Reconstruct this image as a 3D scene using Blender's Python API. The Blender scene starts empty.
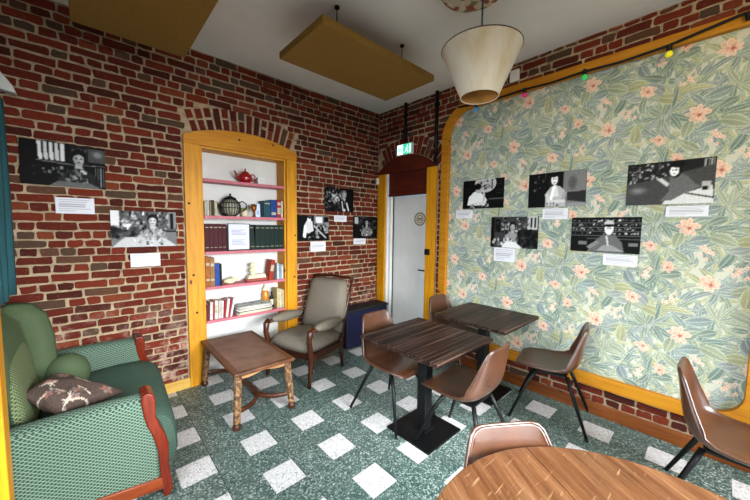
import bpy, bmesh, math, random
import numpy as np
from mathutils import Vector, Matrix
random.seed(7); rng = np.random.default_rng(11)
PI = math.pi
SC = bpy.context.scene
COL = SC.collection

# ------------------------------------------------------------------ camera
def make_camera():
    th, pit, rol = math.radians(47.406), math.radians(-4.270), math.radians(0.7616)
    fwd = Vector((math.cos(th)*math.cos(pit), math.sin(th)*math.cos(pit), math.sin(pit)))
    r = fwd.cross(Vector((0, 0, 1))).normalized(); u = r.cross(fwd)
    r2 = math.cos(rol)*r + math.sin(rol)*u; u2 = -math.sin(rol)*r + math.cos(rol)*u
    cd = bpy.data.cameras.new('camera'); cd.sensor_width = 36; cd.lens = 312.9/750*36; cd.clip_start = .02
    c = bpy.data.objects.new('camera', cd); COL.objects.link(c)
    m = Matrix((r2, u2, -fwd)).transposed().to_4x4(); m.translation = Vector((-3.162, -3.384, 1.585))
    c.matrix_world = m; SC.camera = c
make_camera()

# ------------------------------------------------------------------ exposure, world, big lights
SC.view_settings.view_transform = 'Standard'; SC.view_settings.look = 'None'
SC.view_settings.exposure = -0.05; SC.view_settings.gamma = 1; SC.view_settings.use_curve_mapping = False
W = bpy.data.worlds.new('world'); SC.world = W; W.use_nodes = True
W.node_tree.nodes['Background'].inputs[0].default_value = (.42, .66, 1, 1)
W.node_tree.nodes['Background'].inputs[1].default_value = .9

def area(name, loc, aim, sx, sy, power, col):
    d = bpy.data.lights.new(name, 'AREA'); d.shape = 'RECTANGLE'; d.size = sx; d.size_y = sy; d.energy = power; d.color = col
    o = bpy.data.objects.new(name, d); COL.objects.link(o); o.location = loc
    o.rotation_euler = (Vector(aim)-Vector(loc)).to_track_quat('-Z', 'Y').to_euler(); return o
def point(name, loc, power, col, rad=.06, spot=None, aim=None, blend=.6):
    d = bpy.data.lights.new(name, 'SPOT' if spot else 'POINT'); d.energy = power; d.color = col; d.shadow_soft_size = rad
    o = bpy.data.objects.new(name, d); COL.objects.link(o); o.location = loc
    if spot:
        d.spot_size = math.radians(spot); d.spot_blend = blend
        o.rotation_euler = (Vector(aim)-Vector(loc)).to_track_quat('-Z', 'Y').to_euler()
    return o
DAY = (.80, .91, 1.0)
a = area('daylight_side_window', (-3.72, -2.75, 1.5), (-1.2, -2.5, -.1), 1.5, 1.6, 84, DAY); a.data.spread = math.radians(115)
a = area('daylight_sofa_window', (-3.72, -.95, 1.75), (-2.2, -1.5, .3), 1.0, 1.4, 7, DAY); a.data.spread = math.radians(140)
a = area('daylight_street_window', (-1.9, -5.55, 1.6), (-2.2, -2.2, -.25), 2.6, 1.6, 235, (.92, .96, 1.0)); a.data.spread = math.radians(84)
point('wall_washer_light', (-1.9, -4.3, 3.0), 84, (1, .83, .42), .10, 84, (0, -3.0, 2.0), 1.0)
point('rear_ceiling_fill_light', (-2.2, -4.7, 2.3), 28, (1, .94, .85), .15)  # added fill with no fitting behind it, brightens the ceiling
point('niche_spot_light', (-2.55, -.55, 2.95), 6, (1, .66, .30), .04, 80, (-2.5, 0, 2.45), 1.0)

# ------------------------------------------------------------------ colour helpers and materials
def lin(c):
    if isinstance(c, str): c = [int(c[i:i+2], 16)/255 for i in (1, 3, 5)]
    return tuple((v/12.92 if v <= .04045 else ((v+.055)/1.055)**2.4) for v in c)
def C4(c): return (*lin(c), 1)
class NT:
    def __init__(s, name):
        s.m = bpy.data.materials.new(name); s.m.use_nodes = True; s.t = s.m.node_tree; s.b = s.t.nodes['Principled BSDF']
    def n(s, typ, **kw):
        o = s.t.nodes.new('ShaderNode'+typ)
        for k, v in kw.items():
            if k.startswith('i_'): o.inputs[k[2:].replace('_', ' ')].default_value = v
            else: setattr(o, k, v)
        return o
    def l(s, a, b): s.t.links.new(a, b)
    def coord(s, kind='Object', scale=(1, 1, 1), rot=(0, 0, 0)):
        t = s.n('TexCoord'); m = s.n('Mapping'); m.inputs['Scale'].default_value = scale; m.inputs['Rotation'].default_value = rot
        s.l(t.outputs[kind], m.inputs[0]); return m.outputs[0]
    def noise(s, vec, scale, detail=4, rough=.6):
        o = s.n('TexNoise'); o.inputs['Scale'].default_value = scale; o.inputs['Detail'].default_value = detail; o.inputs['Roughness'].default_value = rough
        if vec is not None: s.l(vec, o.inputs['Vector'])
        return o.outputs[0]
    def ramp(s, fac, stops, interp='LINEAR'):
        o = s.n('ValToRGB'); r = o.color_ramp; r.interpolation = interp
        while len(r.elements) < len(stops): r.elements.new(.5)
        for e, (p, c) in zip(r.elements, stops): e.position = p; e.color = C4(c)
        s.l(fac, o.inputs[0]); return o.outputs[0]
    def math(s, op, a, b=0, c=0):
        o = s.n('Math', operation=op)
        for i, v in enumerate((a, b, c)):
            if hasattr(v, 'links'): s.l(v, o.inputs[i])
            else: o.inputs[i].default_value = v
        return o.outputs[0]
    def mix(s, fac, a, b, typ='MIX'):
        o = s.n('Mix', data_type='RGBA', blend_type=typ)
        for i, v in ((0, fac), (6, a), (7, b)):
            if hasattr(v, 'links'): s.l(v, o.inputs[i])
            else: o.inputs[i].default_value = v if i == 0 else C4(v)
        return o.outputs[2]
    def bump(s, h, strength=.3, dist=.01):
        o = s.n('Bump'); o.inputs['Strength'].default_value = strength; o.inputs['Distance'].default_value = dist
        s.l(h, o.inputs['Height']); s.l(o.outputs[0], s.b.inputs['Normal'])
    def out(s, col, rough=.5, metal=0, spec=.5):
        if hasattr(col, 'links'): s.l(col, s.b.inputs['Base Color'])
        else: s.b.inputs['Base Color'].default_value = C4(col)
        if hasattr(rough, 'links'): s.l(rough, s.b.inputs['Roughness'])
        else: s.b.inputs['Roughness'].default_value = rough
        s.b.inputs['Metallic'].default_value = metal; s.b.inputs['Specular IOR Level'].default_value = spec
        return s.m
def plain(name, c, rough=.6, metal=0, var=.08, scale=12, spec=.4):
    t = NT(name); n = t.noise(t.coord(), scale)
    a = [max(0, v*(1-var)) for v in hexf(c)]; b = [min(1, v*(1+var)) for v in hexf(c)]
    return t.out(t.ramp(n, [(.3, a), (.7, b)]), rough, metal, spec)
def hexf(c): return [int(c[i:i+2], 16)/255 for i in (1, 3, 5)] if isinstance(c, str) else list(c)

def wood(name, cols, axis=0, scale=3, rough=.45, stretch=14, knots=False, bump=.15):
    t = NT(name); sc = [stretch]*3; sc[axis] = 1
    v = t.coord(scale=sc); n = t.noise(v, scale, 6, .65)
    k = len(cols)-1; c = t.ramp(n, [(.3+.4*i/k, cc) for i, cc in enumerate(cols)])
    big = t.noise(t.coord(), 2.2, 2); c = t.mix(t.math('MULTIPLY', big, .35), c, cols[0], 'MIX')
    if knots:
        vo = t.n('TexVoronoi'); vo.inputs['Scale'].default_value = 4.2; s2 = [1.6]*3; s2[axis] = .75
        t.l(t.coord(scale=s2), vo.inputs['Vector'])
        kn = t.n('MapRange'); kn.inputs[1].default_value = .055; kn.inputs[2].default_value = .10; kn.inputs[3].default_value = 1; kn.inputs[4].default_value = 0
        t.l(vo.outputs['Distance'], kn.inputs[0]); c = t.mix(kn.outputs[0], c, '#4a2408')
    t.bump(n, bump, .004); return t.out(c, rough, 0, .3)
def ramped(name, stops, scale, rough=.7, kind='Object', sc=(1, 1, 1), bump=0, detail=4):
    t = NT(name); n = t.noise(t.coord(kind, sc), scale, detail); 
    if bump: t.bump(n, bump, .005)
    return t.out(t.ramp(n, stops), rough)

# bricks: one colour per brick (random per mesh island), chalky bloom low on the wall
def brick_mat(name, bloom=True):
    t = NT(name); g = t.n('NewGeometry'); rnd = g.outputs['Random Per Island']
    c = t.ramp(rnd, [(0, '#32110b'), (.12, '#531a10'), (.28, '#6a2312'), (.44, '#5a1c10'), (.58, '#722814'), (.70, '#431610'), (.80, '#54402f'), (.87, '#423f31'), (.93, '#7c3a20')], 'CONSTANT')
    n = t.noise(t.coord(), 26, 6, .7); c = t.mix(t.math('MULTIPLY', n, .6), c, '#341009'); n3 = t.noise(t.coord(), 11, 4, .7); c = t.mix(t.math('MULTIPLY', n3, .25), c, '#74301a')
    n2 = t.noise(t.coord(), 60, 3, .6); sp = t.n('MapRange'); sp.inputs[1].default_value = .6; sp.inputs[2].default_value = .72
    t.l(n2, sp.inputs[0]); c = t.mix(t.math('MULTIPLY', sp.outputs[0], .18), c, '#a57a60')
    if bloom:
        se = t.n('SeparateXYZ'); t.l(t.coord(), se.inputs[0])
        z = t.n('MapRange'); z.inputs[1].default_value = .95; z.inputs[2].default_value = .2; t.l(se.outputs[2], z.inputs[0])
        m = t.noise(t.coord(), 7, 5, .7); mr = t.n('MapRange'); mr.inputs[1].default_value = .48; mr.inputs[2].default_value = .66; t.l(m, mr.inputs[0])
        f = t.math('MULTIPLY', t.math('MULTIPLY', z.outputs[0], mr.outputs[0]), .85); c = t.mix(f, c, '#c4a596')
    t.bump(n, .5, .006); return t.out(c, .85, 0, .2)
M = {}
M['brick'] = brick_mat('brick'); M['brick_plain'] = brick_mat('brick_arch', False)
M['mortar'] = ramped('mortar', [(.25, '#78664f'), (.5, '#9c876c'), (.75, '#b8a484')], 18, .95, bump=.5)
M['pine'] = wood('pine_vertical', ['#a86a06', '#c98806', '#d89a0c'], 2, 2.5, .52, 12, True)
M['pine_x'] = wood('pine_along_x', ['#a66605', '#c07e06', '#ce900c'], 0, 2.5, .52, 12, True)
M['pine_y'] = wood('pine_along_y', ['#9a5e08', '#b2740a', '#be8412'], 1, 2.5, .55, 12, True)
M['base_y'] = wood('baseboard_wood', ['#54290c', '#743c12', '#864c1c'], 1, 2.5, .45, 12, True)
M['lintel'] = wood('lintel_wood', ['#380f06', '#501608', '#60200c'], 1, 3, .5, 10)
M['base_x'] = wood('baseboard_pine', ['#b08838', '#cda24e', '#d8b263'], 0, 2.5, .45, 12, True)
M['ceiling'] = ramped('ceiling_plaster', [(.3, '#dedad2'), (.7, '#e6e2da')], 3, .9)
M['white'] = plain('white_paint', '#d2d2ce', .7, var=.03, scale=3, spec=.2)
M['outer'] = plain('outer_plaster', '#b8b2a4', .9, var=.05)
M['black'] = plain('black_metal', '#060607', .5, 0, spec=.25)
M['dark'] = plain('dark_rubber', '#050506', .6)
M['chrome'] = plain('chrome', '#c8c8c8', .2, 1)
M['glass'] = NT('window_glass').m
_g = M['glass'].node_tree.nodes['Principled BSDF']; _g.inputs['Transmission Weight'].default_value = 1; _g.inputs['Roughness'].default_value = .02

def terrazzo():
    t = NT('terrazzo_tiles'); v = t.coord(); s = t.n('SeparateXYZ'); t.l(v, s.inputs[0])
    P = .4055
    fx = t.math('FRACT', t.math('DIVIDE', t.math('ADD', s.outputs[0], 2.400+P*20), P))
    fy = t.math('FRACT', t.math('DIVIDE', t.math('ADD', s.outputs[1], 1.319+P*20), P))
    lt = t.math('MULTIPLY', t.math('LESS_THAN', fx, .49), t.math('LESS_THAN', fy, .50))
    # joints between the square tiles
    def near(f, w): return t.math('MAXIMUM', t.math('LESS_THAN', f, w), t.math('GREATER_THAN', f, 1-w))
    vo = t.n('TexVoronoi'); vo.inputs['Scale'].default_value = 120; t.l(v, vo.inputs['Vector'])
    sep = t.n('SeparateColor'); t.l(vo.outputs['Color'], sep.inputs[0])
    g = t.ramp(sep.outputs[0], [(0, '#25332f'), (.2, '#3b4b46'), (.42, '#4e5f59'), (.62, '#65756e'), (.78, '#8b978f'), (.9, '#b6beb4')], 'CONSTANT')
    w = t.ramp(sep.outputs[1], [(0, '#8f8c88'), (.05, '#b4b1ae'), (.3, '#c2c0be'), (.6, '#cccac8'), (.9, '#bcb5b1')], 'CONSTANT')
    big = t.noise(v, 1.3, 3); g = t.mix(t.math('MULTIPLY', big, .4), g, '#3e5750')
    # every tile slightly different
    wn = t.n('TexWhiteNoise'); cb = t.n('CombineXYZ')
    t.l(t.math('FLOOR', t.math('DIVIDE', t.math('ADD', s.outputs[0], 2.603), P)), cb.inputs[0]); t.l(t.math('FLOOR', t.math('DIVIDE', t.math('ADD', s.outputs[1], 1.523), P)), cb.inputs[1])
    t.l(cb.outputs[0], wn.inputs[0]); g = t.mix(t.math('MULTIPLY', wn.outputs[0], .35), g, '#2d4640')
    c = t.mix(lt, g, w)
    jx = near(t.math('FRACT', t.math('DIVIDE', t.math('ADD', s.outputs[0], 2.603+P*20), P)), .006)
    jy = near(t.math('FRACT', t.math('DIVIDE', t.math('ADD', s.outputs[1], 1.523+P*20), P)), .004)
    c = t.mix(t.math('MULTIPLY', t.math('MAXIMUM', jx, t.math('MULTIPLY', jy, .5)), .75), c, '#141d1b')
    n = t.noise(v, 5, 3); r = t.math('ADD', t.math('MULTIPLY', n, .25), .28)
    return t.out(c, r, 0, .45)
M['floor'] = terrazzo()

def lattice(name, base, line, pitch=(.030, .021), w=.16, rough=.85):
    t = NT(name); uv = t.n('TexCoord'); s = t.n('SeparateXYZ'); t.l(uv.outputs['UV'], s.inputs[0])
    a = t.math('DIVIDE', s.outputs[0], pitch[0]); b = t.math('DIVIDE', s.outputs[1], pitch[1])
    def ln(x):
        f = t.math('ABSOLUTE', t.math('SUBTRACT', t.math('FRACT', x), .5)); mr = t.n('MapRange'); mr.inputs[1].default_value = w; mr.inputs[2].default_value = w*.4; t.l(f, mr.inputs[0]); return mr.outputs[0]
    m = t.math('MAXIMUM', ln(t.math('ADD', a, b)), ln(t.math('SUBTRACT', a, b)))
    n = t.noise(t.coord(), 9, 3); bc = t.mix(t.math('MULTIPLY', n, .6), base, [v*.75 for v in hexf(base)])
    t.bump(m, .4, .003); return t.out(t.mix(t.math('MULTIPLY', m, .85), bc, line), rough, 0, .15)
M['sofa'] = lattice('green_lattice_fabric', '#30483a', '#7e9180', (.025, .018))
M['sofa_fine'] = lattice('green_ribbed_fabric', '#485638', '#8c9a70', (.022, .020), .22)
M['sofa_plain'] = lattice('green_plush_fabric', '#4c5c40', '#5c6c4e', (.010, .010), .2)
M['sofa_seat'] = lattice('green_seat_fabric', '#30463c', '#587060', (.014, .010), .2)
M['plush'] = lattice('grey_green_velour', '#544d42', '#8f8677', (.022, .016), .22, .75)
M['mahog'] = wood('reddish_mahogany', ['#481006', '#641c08', '#78280e'], 2, 3, .22, 8)
M['mahog_y'] = wood('reddish_mahogany_rail', ['#5c2208', '#7c340e', '#8e4318'], 0, 3, .3, 8)
M['walnut'] = wood('dark_walnut', ['#1e0c06', '#35180c', '#4a2412'], 2, 3, .3, 8)
M['arm_wood'] = wood('polished_armrest_wood', ['#240f06', '#3e1c0b', '#5a2c12'], 2, 3, .25, 8)
M['ochre'] = ramped('ochre_felt', [(.3, '#7a5818'), (.7, '#8a6624')], 60, .95, bump=.2)
M['nick'] = plain('acoustic_edge', '#b58f46', .9)
M['shade'] = NT('cream_shade').m
def shade_mat():
    t = NT('cream_lampshade'); n = t.noise(t.coord(scale=(3, 3, .4)), 2.2, 3)
    c = t.ramp(n, [(.3, '#d8c49c'), (.5, '#e6dcc4'), (.7, '#ebe4d4')])
    vo = t.noise(t.coord(), 9, 2); mr = t.n('MapRange'); mr.inputs[1].default_value = .66; mr.inputs[2].default_value = .78; t.l(vo, mr.inputs[0])
    c = t.mix(t.math('MULTIPLY', mr.outputs[0], .5), c, '#c8a868'); t.out(c, .7, 0, .2)
    tr = t.n('BsdfTranslucent'); tr.inputs[0].default_value = C4('#e6c890'); mx = t.n('MixShader'); mx.inputs[0].default_value = .25
    t.l(t.b.outputs[0], mx.inputs[1]); t.l(tr.outputs[0], mx.inputs[2]); t.l(mx.outputs[0], t.t.nodes['Material Output'].inputs[0]); return t.m
M['shade'] = shade_mat()
M['shade_in'] = plain('tan_shade_lining', '#b5803c', .8, var=.1)
def leather(name, cols, rough=.38):
    t = NT(name); n = t.noise(t.coord(), 5, 4); c = t.ramp(n, [(.3, cols[0]), (.7, cols[1])])
    f = t.noise(t.coord(), 160, 2); t.bump(f, .12, .001); t.b.inputs['Coat Weight'].default_value = .55; t.b.inputs['Coat Roughness'].default_value = .42; return t.out(c, t.math('ADD', t.math('MULTIPLY', n, .2), rough-.1), 0, .5)
M['leather'] = leather('brown_leather', ['#331a0c', '#4f2d18'], .30)
M['leather_tan'] = leather('tan_leather', ['#8a5434', '#a56a44'], .4)
def zebra():
    t = NT('dark_striped_laminate'); n = t.noise(t.coord(scale=(.4, 42, 42)), 2.3, 2, .6)
    c = t.ramp(n, [(.38, '#0c0706'), (.48, '#1a0f0c'), (.55, '#2a1b15'), (.64, '#5a443a')]); t.bump(n, .1, .002); return t.out(c, .45, 0, .15)
M['zebra'] = zebra()
def oak_round():
    t = NT('worn_golden_oak'); v0 = t.coord(rot=(0, 0, -math.radians(57.3))); mp = t.n('Mapping'); mp.inputs['Scale'].default_value = (.8, 10, 10); t.l(v0, mp.inputs[0]); v = mp.outputs[0]; n = t.noise(v, 3.0, 7, .72)
    c = t.ramp(n, [(.30, '#1c1109'), (.43, '#3b2616'), (.56, '#583d27'), (.72, '#806244')])
    big = t.noise(t.coord(), 3, 3); c = t.mix(t.math('MULTIPLY', big, .6), c, '#7a4622')
    sc = t.noise(t.coord(scale=(2, 22, 1), rot=(0, 0, .7)), 5, 2, .6); mr = t.n('MapRange'); mr.inputs[1].default_value = .64; mr.inputs[2].default_value = .74; t.l(sc, mr.inputs[0])
    c = t.mix(t.math('MULTIPLY', mr.outputs[0], .22), c, '#d8b48a'); t.bump(n, .2, .002); return t.out(c, t.math('ADD', t.math('MULTIPLY', n, .3), .3), 0, .28)
M['oak'] = oak_round()
M['coffee'] = wood('brown_parquet_top', ['#3a1f0e', '#58331a', '#6e4528'], 1, 3, .4, 7)
M['coffee_in'] = ramped('worn_parquet_field', [(.3, '#55392a'), (.5, '#684a36'), (.7, '#785844')], 8, .45)
M['coffee_leg'] = ramped('speckled_worn_leg', [(.36, '#2e180a'), (.48, '#5e3e24'), (.62, '#8c6c48')], 45, .5, detail=3)
M['coffee_dark'] = wood('dark_stretcher_wood', ['#2a1208', '#3e1e0e', '#50280f'], 1, 3, .4, 8)
M['apron'] = wood('pale_apron_wood', ['#7a5230', '#a87c50', '#bb9064'], 0, 3, .5, 8)
M['curtain'] = ramped('teal_curtain', [(.3, '#123c42'), (.7, '#22565c')], 9, .9, sc=(1, 1, .2))
M['pink'] = plain('pink_shelf_paint', '#b0606a', .6, var=.06)
M['navy'] = plain('navy_vinyl', '#090d30', .5, var=.1)
M['blacktop'] = plain('black_lid', '#0b0b10', .7)
def vcol(name, rough=.5, emit=0, spec=.4):
    t = NT(name); a = t.n('Attribute'); a.attribute_name = 'Col'
    if emit: t.l(a.outputs[0], t.b.inputs['Emission Color']); t.b.inputs['Emission Strength'].default_value = emit
    return t.out(a.outputs[0], rough, 0, spec)
M['print'] = vcol('photo_print', .6, 0, .12); M['paper'] = vcol('paper_print', .8, 0, .1)
M['wallpaper'] = vcol('printed_wallpaper', .75, 0, .15); M['cushion_print'] = vcol('printed_cushion_cloth', .9, 0, .1)
M['sign_lit'] = vcol('lit_sign', .5, 1.2)

# ------------------------------------------------------------------ mesh helpers
class MB:
    def __init__(s): s.v = []; s.f = []; s.m = []
    def add(s, vs, fs, mi=0):
        o = len(s.v); s.v += [tuple(v) for v in vs]; s.f += [tuple(i+o for i in f) for f in fs]; s.m += [mi]*len(fs); return s
    def box(s, x0, x1, y0, y1, z0, z1, mat=None, mi=0):
        vs = [Vector((x, y, z)) for z in (z0, z1) for y in (y0, y1) for x in (x0, x1)]
        if mat is not None: vs = [mat @ v for v in vs]
        return s.add(vs, [(0, 2, 3, 1), (4, 5, 7, 6), (0, 1, 5, 4), (2, 6, 7, 3), (0, 4, 6, 2), (1, 3, 7, 5)], mi)
    def tube(s, pts, rad, seg=10, flat=1.0, mi=0, cap=True):
        pts = [Vector(p) for p in pts]; n = len(pts); rad = rad if hasattr(rad, '__len__') else [rad]*n
        vs = []; ref = None
        for i, p in enumerate(pts):
            d = (pts[min(i+1, n-1)]-pts[max(i-1, 0)]).normalized()
            if ref is None: ref = Vector((0, 0, 1)) if abs(d.z) < .9 else Vector((1, 0, 0))
            a = d.cross(ref).normalized(); b = a.cross(d).normalized(); ref = b
            for k in range(seg):
                t = 2*PI*k/seg; vs.append(p + a*math.cos(t)*rad[i] + b*math.sin(t)*rad[i]*flat)
        fs = [(i*seg+k, i*seg+(k+1) % seg, (i+1)*seg+(k+1) % seg, (i+1)*seg+k) for i in range(n-1) for k in range(seg)]
        if cap: fs += [tuple(reversed(range(seg))), tuple((n-1)*seg+k for k in range(seg))]
        return s.add(vs, fs, mi)
    def lathe(s, prof, c=(0, 0, 0), seg=32, mi=0, close=False):
        vs = [(c[0]+r*math.cos(2*PI*k/seg), c[1]+r*math.sin(2*PI*k/seg), c[2]+z) for r, z in prof for k in range(seg)]
        n = len(prof); fs = [(i*seg+k, i*seg+(k+1) % seg, (i+1)*seg+(k+1) % seg, (i+1)*seg+k) for i in range(n-1) for k in range(seg)]
        if not close: fs += [tuple(reversed(range(seg))), tuple((n-1)*seg+k for k in range(seg))]
        return s.add(vs, fs, mi)
    def prism(s, poly, lo, hi, f3, mi=0):
        n = len(poly); vs = [f3(u, v, lo) for u, v in poly]+[f3(u, v, hi) for u, v in poly]
        return s.add(vs, [tuple(reversed(range(n))), tuple(range(n, 2*n))]+[(i, (i+1) % n, n+(i+1) % n, n+i) for i in range(n)], mi)
    def sphere(s, c, r, seg=14, rings=9, sc=(1, 1, 1), mi=0):
        prof = [(max(1e-4, r*math.sin(PI*i/rings)), -r*math.cos(PI*i/rings)) for i in range(rings+1)]
        vs = [(c[0]+sc[0]*q*math.cos(2*PI*k/seg), c[1]+sc[1]*q*math.sin(2*PI*k/seg), c[2]+sc[2]*z) for q, z in prof for k in range(seg)]
        return s.add(vs, [(i*seg+k, i*seg+(k+1) % seg, (i+1)*seg+(k+1) % seg, (i+1)*seg+k) for i in range(rings) for k in range(seg)]+[tuple(reversed(range(seg))), tuple(rings*seg+k for k in range(seg))], mi)
    def grid(s, pts, mi=0, wrap=False):      # pts[i][j]
        n = len(pts); m = len(pts[0]); vs = [p for r in pts for p in r]
        fs = [(i*m+j, i*m+(j+1) % m, (i+1)*m+(j+1) % m, (i+1)*m+j) for i in range(n-1) for j in range(m if wrap else m-1)]
        return s.add(vs, fs, mi)
    def build(s, name, mat, parent=None, bevel=0, bseg=2, smooth=False, subsurf=0, solid=0, uv=False, recalc=True, loc=None, auto=None):
        me = bpy.data.meshes.new(name); me.from_pydata(s.v, [], s.f); 
        mats = mat if isinstance(mat, (list, tuple)) else [mat]
        for m in mats: me.materials.append(m)
        if len(mats) > 1: me.polygons.foreach_set('material_index', s.m)
        if recalc:
            bm = bmesh.new(); bm.from_mesh(me); bmesh.ops.recalc_face_normals(bm, faces=bm.faces); bm.to_mesh(me); bm.free()
        if uv: box_uv(me)
        if smooth: me.polygons.foreach_set('use_smooth', [True]*len(me.polygons))
        me.update(); o = bpy.data.objects.new(name, me); COL.objects.link(o)
        if parent: o.parent = parent
        if loc: o.location = loc
        if solid: md = o.modifiers.new('solid', 'SOLIDIFY'); md.thickness = solid; md.offset = 0
        if bevel: md = o.modifiers.new('bevel', 'BEVEL'); md.width = bevel; md.segments = bseg; md.limit_method = 'ANGLE'
        if subsurf: md = o.modifiers.new('sub', 'SUBSURF'); md.levels = subsurf; md.render_levels = subsurf
        return o
def box_uv(me):
    uv = me.uv_layers.new(name='UVMap'); co = [v.co for v in me.vertices]
    for p in me.polygons:
        n = p.normal; ax = max(range(3), key=lambda i: abs(n[i]))
        for li in p.loop_indices:
            c = co[me.loops[li].vertex_index]
            uv.data[li].uv = ((c.y, c.z), (c.x, c.z), (c.x, c.y))[ax]
def thing(name, label, cat, loc=(0, 0, 0), rz=0, group=None):
    o = bpy.data.objects.new(name, None); COL.objects.link(o); o.location = loc; o.rotation_euler = (0, 0, rz); o.empty_display_size = .1
    o['label'] = label; o['category'] = cat
    if group: o['group'] = group
    return o
def tag(o, label, cat, group=None, kind=None):
    o['label'] = label; o['category'] = cat
    if group: o['group'] = group
    if kind: o['kind'] = kind
    return o
def struct(o, label=None):
    o['kind'] = 'structure'
    if label: o['label'] = label
    return o
def dup(root, loc, rz, label, group=None):
    def cp(o, par):
        c = o.copy(); COL.objects.link(c); c.parent = par
        for ch in [x for x in o.children]: cp(ch, c)
        return c
    r = cp(root, None); r.location = loc; r.rotation_euler = (0, 0, rz); r['label'] = label
    if group: r['group'] = group
    return r

# colour grids: a flat print whose picture is a grid of coloured points
def srgb2lin(a): return np.where(a <= .04045, a/12.92, ((a+.055)/1.055)**2.4)
def colour_grid(name, img, P, mat, parent=None, mask=None, back=None, smooth=False):
    """img H x W x 3 in sRGB; P(u,v)-> arrays of xyz (u right, v up, 0..1 arrays)"""
    H, Wd = img.shape[:2]
    u, v = np.meshgrid(np.linspace(0, 1, Wd), np.linspace(1, 0, H))
    xyz = P(u, v).reshape(-1, 3); nb = 0
    idx = np.arange(H*Wd).reshape(H, Wd)
    f = np.stack([idx[1:, :-1], idx[1:, 1:], idx[:-1, 1:], idx[:-1, :-1]], -1)
    f = f[mask] if mask is not None else f.reshape(-1, 4)
    col = np.ones((H*Wd, 4), np.float32); col[:, :3] = srgb2lin(np.clip(img, 0, 1)).reshape(-1, 3)
    if back is not None:
        bx = np.array(back, float); n0 = len(xyz); xyz = np.vstack([xyz, bx])
        f = np.vstack([f, np.array([(0, 2, 3, 1), (4, 5, 7, 6), (0, 1, 5, 4), (2, 6, 7, 3), (0, 4, 6, 2), (1, 3, 7, 5)])+n0])
        col = np.vstack([col, np.tile(np.array([[.02, .02, .02, 1]], np.float32), (8, 1))])
    me = bpy.data.meshes.new(name); me.vertices.add(len(xyz)); me.vertices.foreach_set('co', xyz.astype(np.float32).ravel())
    me.loops.add(len(f)*4); me.loops.foreach_set('vertex_index', f.astype(np.int32).ravel())
    me.polygons.add(len(f)); me.polygons.foreach_set('loop_start', np.arange(len(f), dtype=np.int32)*4)
    me.update(calc_edges=True)
    ca = me.color_attributes.new('Col', 'FLOAT_COLOR', 'POINT'); ca.data.foreach_set('color', col.ravel())
    if smooth: me.polygons.foreach_set('use_smooth', [True]*len(f))
    me.materials.append(mat); o = bpy.data.objects.new(name, me); COL.objects.link(o)
    if parent: o.parent = parent
    return o
# ================================================================== THE ROOM
H = 3.2; XW = -3.76; YR = -5.7
def slab(name, x0, x1, y0, y1, z0, z1, mat): return struct(MB().box(x0, x1, y0, y1, z0, z1).build(name, mat))
slab('floor', XW-.25, .25, YR-.25, .32, -.1, 0, M['floor'])
slab('ceiling', XW-.25, .25, YR-.25, .32, H, H+.12, M['ceiling'])

# segmental arches: (centre u, centre z, radius of the wooden head)
ARCH_N = (-1.906, 1.035, 1.495); ARCH_D = (-.53, 1.766, .774)
def arc_z(u, A): 
    d = A[2]**2-(u-A[0])**2
    return A[1]+math.sqrt(d) if d > 0 else 0
def in_band(u, z, A, half, th):
    du, dz = u-A[0], z-A[1]; r = math.hypot(du, dz)
    return A[2]-.02 < r < A[2]+th and dz > 0 and abs(math.atan2(du, dz)) < math.asin(half/A[2])+.02
def free_left(x, z):
    if not (-3.74 < x < -.004): return False
    if -2.488 < x < -1.328 and z < max(arc_z(x, ARCH_N), 2.40)+.008: return False
    return not in_band(x, z, ARCH_N, .50, .218)
def rr_inside(y, z, y0, y1, z0, z1, rad):      # rounded rectangle test
    if not (y0 < y < y1 and z0 < z < z1): return False
    for cy, cz, r in ((y1, z1, rad[0]), (y0, z1, rad[1]), (y0, z0, rad[2]), (y1, z0, rad[3])):
        a = abs(y-cy); b = abs(z-cz)
        if a < r and b < r and (r-a)**2+(r-b)**2 > r*r: return False
    return True
PO = (-3.68, -1.132, .25, 2.972); PI_ = (-3.578, -1.232, .350, 2.885)
RO = (.36, .2, .2, .3); RI = (.28, .16, .16, .22)
def free_right(y, z):
    if not (-4.6 < y < -.004): return False
    if y > -1.068 and z < max(arc_z(y, ARCH_D), 2.34)+.006: return False
    if in_band(y, z, ARCH_D, .53, .235): return False
    return not rr_inside(y, z, *PO, RO)

def one_brick(mb, u0, u1, z0, z1, P, d, mi):
    j = lambda a: random.uniform(-a, a)
    g = .0045; um, zm = (u0+u1)/2, (z0+z1)/2
    def ring(k, e): 
        q = []
        L = u1-u0; c = min(.010, L*.12)
        pts = [(u0+c, z0), (um, z0), (u1-c, z0), (u1, z0+c*.7), (u1, z1-c*.7), (u1-c, z1), (um, z1), (u0+c, z1), (u0, z1-c*.7), (u0, z0+c*.7)]
        for n, (u, z) in enumerate(pts):
            q.append((u, z))
        return q
    base = [(u+j(.0055), z+j(.0042)) for u, z in ring(0, 0)]
    top = []
    for u, z in base:
        du, dz = um-u, zm-z; l = math.hypot(du, dz) or 1
        top.append((u+math.copysign(min(abs(du), g), du), z+math.copysign(min(abs(dz), g), dz)))
    n = len(base); tilt = j(.0015)
    vs = [P(u, z, -.004) for u, z in base]+[P(u, z, d+tilt*(u-um)/max(u1-u0, .01)*2+j(.0008)) for u, z in top]+[P(um, zm, d+.001)]
    fs = [(i, (i+1) % n, n+(i+1) % n, n+i) for i in range(n)]+[(n+i, n+(i+1) % n, 2*n) for i in range(n)]
    mb.add(vs, fs, mi)
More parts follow.
